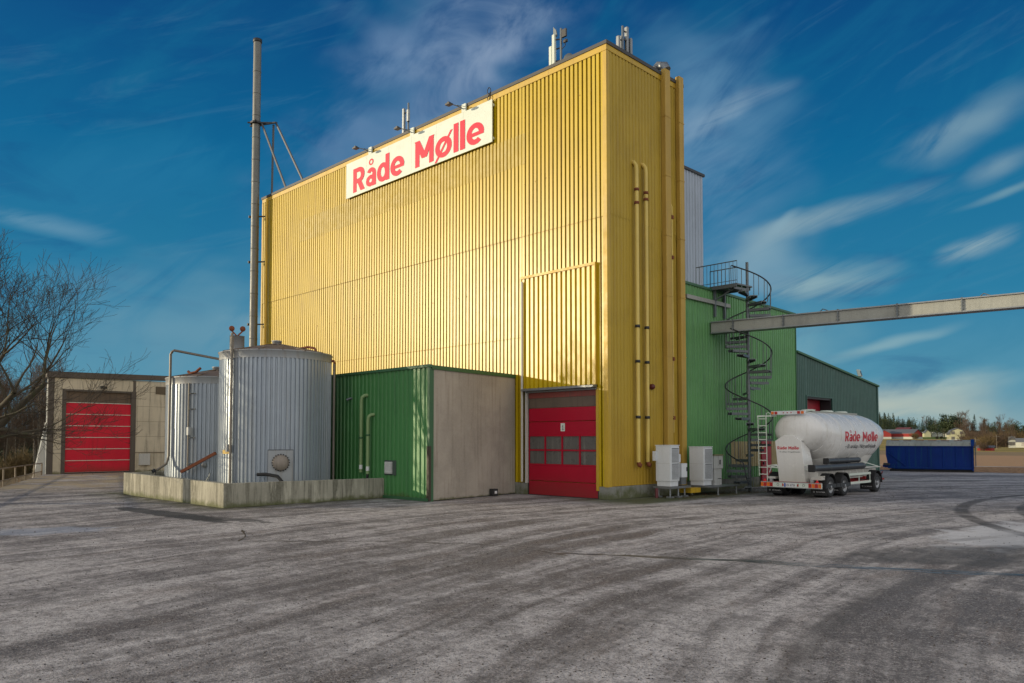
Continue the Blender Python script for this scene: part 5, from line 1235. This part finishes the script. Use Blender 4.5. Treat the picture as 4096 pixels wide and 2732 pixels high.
house('white_house', 'small cream gabled house beside the long white one', 'house', 2127, 515, 3.6, 4, 2.2, 2.0, mye, mrf, vd+10, None, 0)
house('white_house', 'cream house with barn-shaped gable above the blue container', 'house', 2194, 330, 5.4, 7, 2.6, 2.4, mye, mrf, vd+2, mwh, 4, -.2, True)
house('white_house', 'white house with tall narrow gable at the far right edge', 'house', 2322, 300, 1.9, 3, 2.3, 1.3, mwh, mrf, vd-8, None, 4, .0)
house('white_house', 'white house with dark roof behind the far right bushes', 'house', 2341, 310, 2.8, 6, 1.7, 1.2, mwh, mrf, vd+58, None, 2, .0)
house('red_shed', 'low red shed at the edge of the ploughed field', 'shed', 2262, 190, 1.4, 2.8, .55, .3, mrd, mrf, vd+70, None, 0)
for X, d, h_ in ((2238, 160, 2.6), (2287, 230, 3.6)):
    x, y = pol(X2a(X), d); z = terrain_z(x, y); o = thing('utility_pole', 'thin wooden utility pole beyond the ploughed field', 'pole', (x, y, z), 'utility poles beyond the field')
    MB().tube([(x, y, z-.3), (x, y, z+h_)], [.06, .045], 6).build('pole', m_birch, o); MB().bar((x-.5, y-.5, z+h_-.4), (x+.5, y+.5, z+h_-.4), .08).build('crossarm', m_birch, o)

# ------------------------------------------------------------------ sky, sun, camera
SUN_AZ = R(43); SUN_EL = R(8.5)
to_sun = Vector((-math.sin(SUN_AZ)*math.cos(SUN_EL), -math.cos(SUN_AZ)*math.cos(SUN_EL), math.sin(SUN_EL)))
sl = bpy.data.lights.new('sun', 'SUN'); sl.energy = 4.0; sl.angle = R(.5); sl.color = (1, .84, .58)
so = bpy.data.objects.new('sun', sl); COL.objects.link(so); so.rotation_euler = (-to_sun).to_track_quat('-Z', 'Y').to_euler(); so.location = (0, 0, 40)
W = bpy.data.worlds.new('World'); scene.world = W; W.use_nodes = True; nt = W.node_tree; nt.nodes.clear(); q = N(nt)
out = nt.nodes.new('ShaderNodeOutputWorld')
sky = q.new('ShaderNodeTexSky', sky_type='NISHITA'); sky.sun_disc = False; sky.sun_elevation = SUN_EL; sky.sun_rotation = math.atan2(to_sun.x, to_sun.y)
sky.air_density = 1; sky.dust_density = .6; sky.ozone_density = 3
bg1 = q.new('ShaderNodeBackground'); q.link(sky.outputs[0], bg1.inputs[0]); bg1.inputs[1].default_value = .008
dirv = q.new('ShaderNodeTexCoord').outputs['Generated']; sx, sy, sz = q.sep(dirv)
F_ = q.math('MULTIPLY', q.math('SUBTRACT', sy, sx), .70711); R_ = q.math('MULTIPLY', q.math('ADD', sy, sx), .70711)
az = q.math('MULTIPLY', q.math('ARCTAN2', R_, F_), 57.2958); el = q.math('MULTIPLY', q.math('ARCSINE', sz), 57.2958)
cr = q.new('ShaderNodeValToRGB'); q.link(q.math('DIVIDE', el, 60), cr.inputs[0]); e = cr.color_ramp
e.elements[0].position = 0; e.elements[0].color = (.12, .30, .40, 1); e.elements[1].position = 1; e.elements[1].color = (0, .03, .12, 1)
for p_, c_ in ((.06, (.08, .27, .39)), (.16, (.016, .185, .335)), (.32, (.0, .12, .275)), (.46, (.0, .066, .205)), (.65, (.0, .046, .16))):
    k = e.elements.new(p_); k.color = (*c_, 1)
col = cr.outputs[0]
P3 = q.comb(az, el, 0)
wa = q.noise(q.vscale(P3, (.16, .3, 1)), 1, 2, .5); wb = q.noise(q.vscale(q.vmath('ADD', P3, (50, 20, 0)), (.10, .25, 1)), 1, 3, .5)
def rot2(v, deg, sc):
    m = q.new('ShaderNodeMapping'); q.link(v, m.inputs[0]); m.inputs['Rotation'].default_value = (0, 0, R(deg)); m.inputs['Scale'].default_value = (sc[0], sc[1], 1); m.vector_type = 'TEXTURE'
    return m.outputs[0]
wisp = q.noise(rot2(P3, 20, (12, 1.5, 1)), 1, 9, .64, .8)
soft = q.noise(rot2(P3, 35, (15, 5, 1)), 1, 8, .60, .9)
lump = q.noise(rot2(P3, 0, (9, 3, 1)), 1, 7, .6, .7)
col = q.mix(q.ss(soft, .42, .70, 0, .28), col, (.008, .17, .30))
col = q.mix(q.ss(lump, .48, .30, 0, .30), col, (.0, .055, .20))
col = q.mix(q.math('MULTIPLY', q.ss(wisp, .52, .74, 0, .16), q.ss(el, 3, 14)), col, (.10, .26, .38))
def cloud(a0, e0, la, lb_, deg, cc, k, tex, lo=.35, hi=.62):
    ca, sa = math.cos(R(deg)), math.sin(R(deg)); da = q.math('ADD', q.math('SUBTRACT', az, a0), q.math('MULTIPLY', q.math('SUBTRACT', wa, .5), 1.1*la)); de = q.math('ADD', q.math('SUBTRACT', el, e0), q.math('MULTIPLY', q.math('SUBTRACT', wb, .5), 1.5*lb_+.6))
    u = q.math('DIVIDE', q.math('ADD', q.math('MULTIPLY', da, ca), q.math('MULTIPLY', de, sa)), la)
    v = q.math('DIVIDE', q.math('SUBTRACT', q.math('MULTIPLY', de, ca), q.math('MULTIPLY', da, sa)), lb_)
    r2 = q.math('ADD', q.math('MULTIPLY', u, u), q.math('MULTIPLY', v, v))
    g = q.ss(q.math('SQRT', r2), .05, 1.25, 1, 0)
    global col
    col = q.mix(q.math('MULTIPLY', q.math('MULTIPLY', g, k), q.ss(tex, lo, hi, .0, 1)), col, cc)
for a in [(-5, 24, 16, 8, 52, (.14, .24, .40), .8, soft, .28, .6), (-2.5, 27, 10, 3.2, 52, (.27, .35, .48), .7, soft, .3, .65), (-11, 17, 9, 7, 30, (.10, .21, .37), .6, soft, .3, .65),
          (14.5, 20, 6.5, 10, 15, (.12, .26, .41), .75, soft, .25, .6), (16, 22.4, 4.5, .75, 19, (.22, .34, .45), .7, wisp, .3, .6), (13.5, 21.6, 3, 1.3, 8, (.2, .32, .45), .6, soft, .3, .6), (17, 27.3, 3.5, .5, 24, (.05, .18, .33), .6, wisp, .3, .6),
          (20.5, 14.2, 8.5, 1.15, 14.5, (.24, .36, .42), .85, wisp, .2, .6), (17.0, 12.2, 5.5, 2.3, 12, (.20, .34, .43), .8, soft, .25, .6), (19.6, 14.8, 1.6, .45, 38, (.22, .36, .44), .8, wisp, .2, .5),
          (31, 19.4, 4.2, 1.5, 18, (.17, .30, .39), .85, soft, .3, .6), (32.6, 16.8, 2.6, .8, 18, (.17, .30, .39), .8, soft, .3, .6), (31, 12.2, 2.4, .85, 20, (.26, .38, .43), .85, wisp, .25, .6), (33, 15.2, 3, .35, 14, (.15, .30, .38), .8, wisp, .2, .5),
          (22, 10.7, 5, 1.5, 4, (.26, .40, .44), .85, wisp, .25, .6), (26, 6.5, 4.2, .5, 12, (.22, .38, .44), .8, wisp, .2, .5), (18, 7, 7, 2.5, 6, (.20, .38, .44), .7, soft, .3, .6),
          (27.5, 3.4, 6, 1.2, 3, (.34, .46, .46), .9, lump, .3, .6), (27.5, 1.9, 8, 1.9, -4, (.42, .48, .43), .95, soft, .2, .55),
          (-22, 8, 13, 4.5, 4, (.13, .29, .39), .75, soft, .25, .6), (-15, 8, 6, 1.4, 2, (.25, .38, .44), .6, wisp, .3, .65), (-31.5, 13.6, 5, .8, -5, (.14, .30, .42), .7, wisp, .25, .55), (-26, 17.5, 9, 3, 20, (.01, .16, .32), .7, soft, .3, .6), (0, 0, 60, 2.5, 0, (.22, .38, .42), .5, lump, .3, .6)]:
    cloud(*a)
# bright haze added to the unseen sky beside and behind the viewpoint, fills shaded faces
back = q.ss(q.math('ABSOLUTE', az), 48, 105); low = q.ss(el, 78, 8)
hz = q.mix(q.ss(q.noise(rot2(P3, 10, (30, 10, 1)), 1, 5), .35, .65), (.75, .79, .86), (1.55, 1.45, 1.30))
col = q.mix(q.math('MULTIPLY', back, q.math('ADD', q.math('MULTIPLY', low, .75), .25)), col, hz)
bg2 = q.new('ShaderNodeBackground'); q.link(col, bg2.inputs[0]); bg2.inputs[1].default_value = 1.0
ad = q.new('ShaderNodeAddShader'); q.link(bg1.outputs[0], ad.inputs[0]); q.link(bg2.outputs[0], ad.inputs[1]); q.link(ad.outputs[0], out.inputs[0])
W.cycles.sampling_method = 'MANUAL'; W.cycles.sample_map_resolution = 512

cam = bpy.data.cameras.new('camera'); co = bpy.data.objects.new('camera', cam); COL.objects.link(co)
co.location = (0, 0, 2.1); co.rotation_euler = (R(92.5), 0, R(45)); cam.sensor_width = 36; cam.lens = 27.29; cam.shift_y = .0634
cam.clip_start = .1; cam.clip_end = 12000; scene.camera = co
scene.view_settings.view_transform = 'Standard'; scene.view_settings.look = 'None'; scene.view_settings.exposure = 0; scene.view_settings.gamma = 1
scene.render.engine = 'CYCLES'
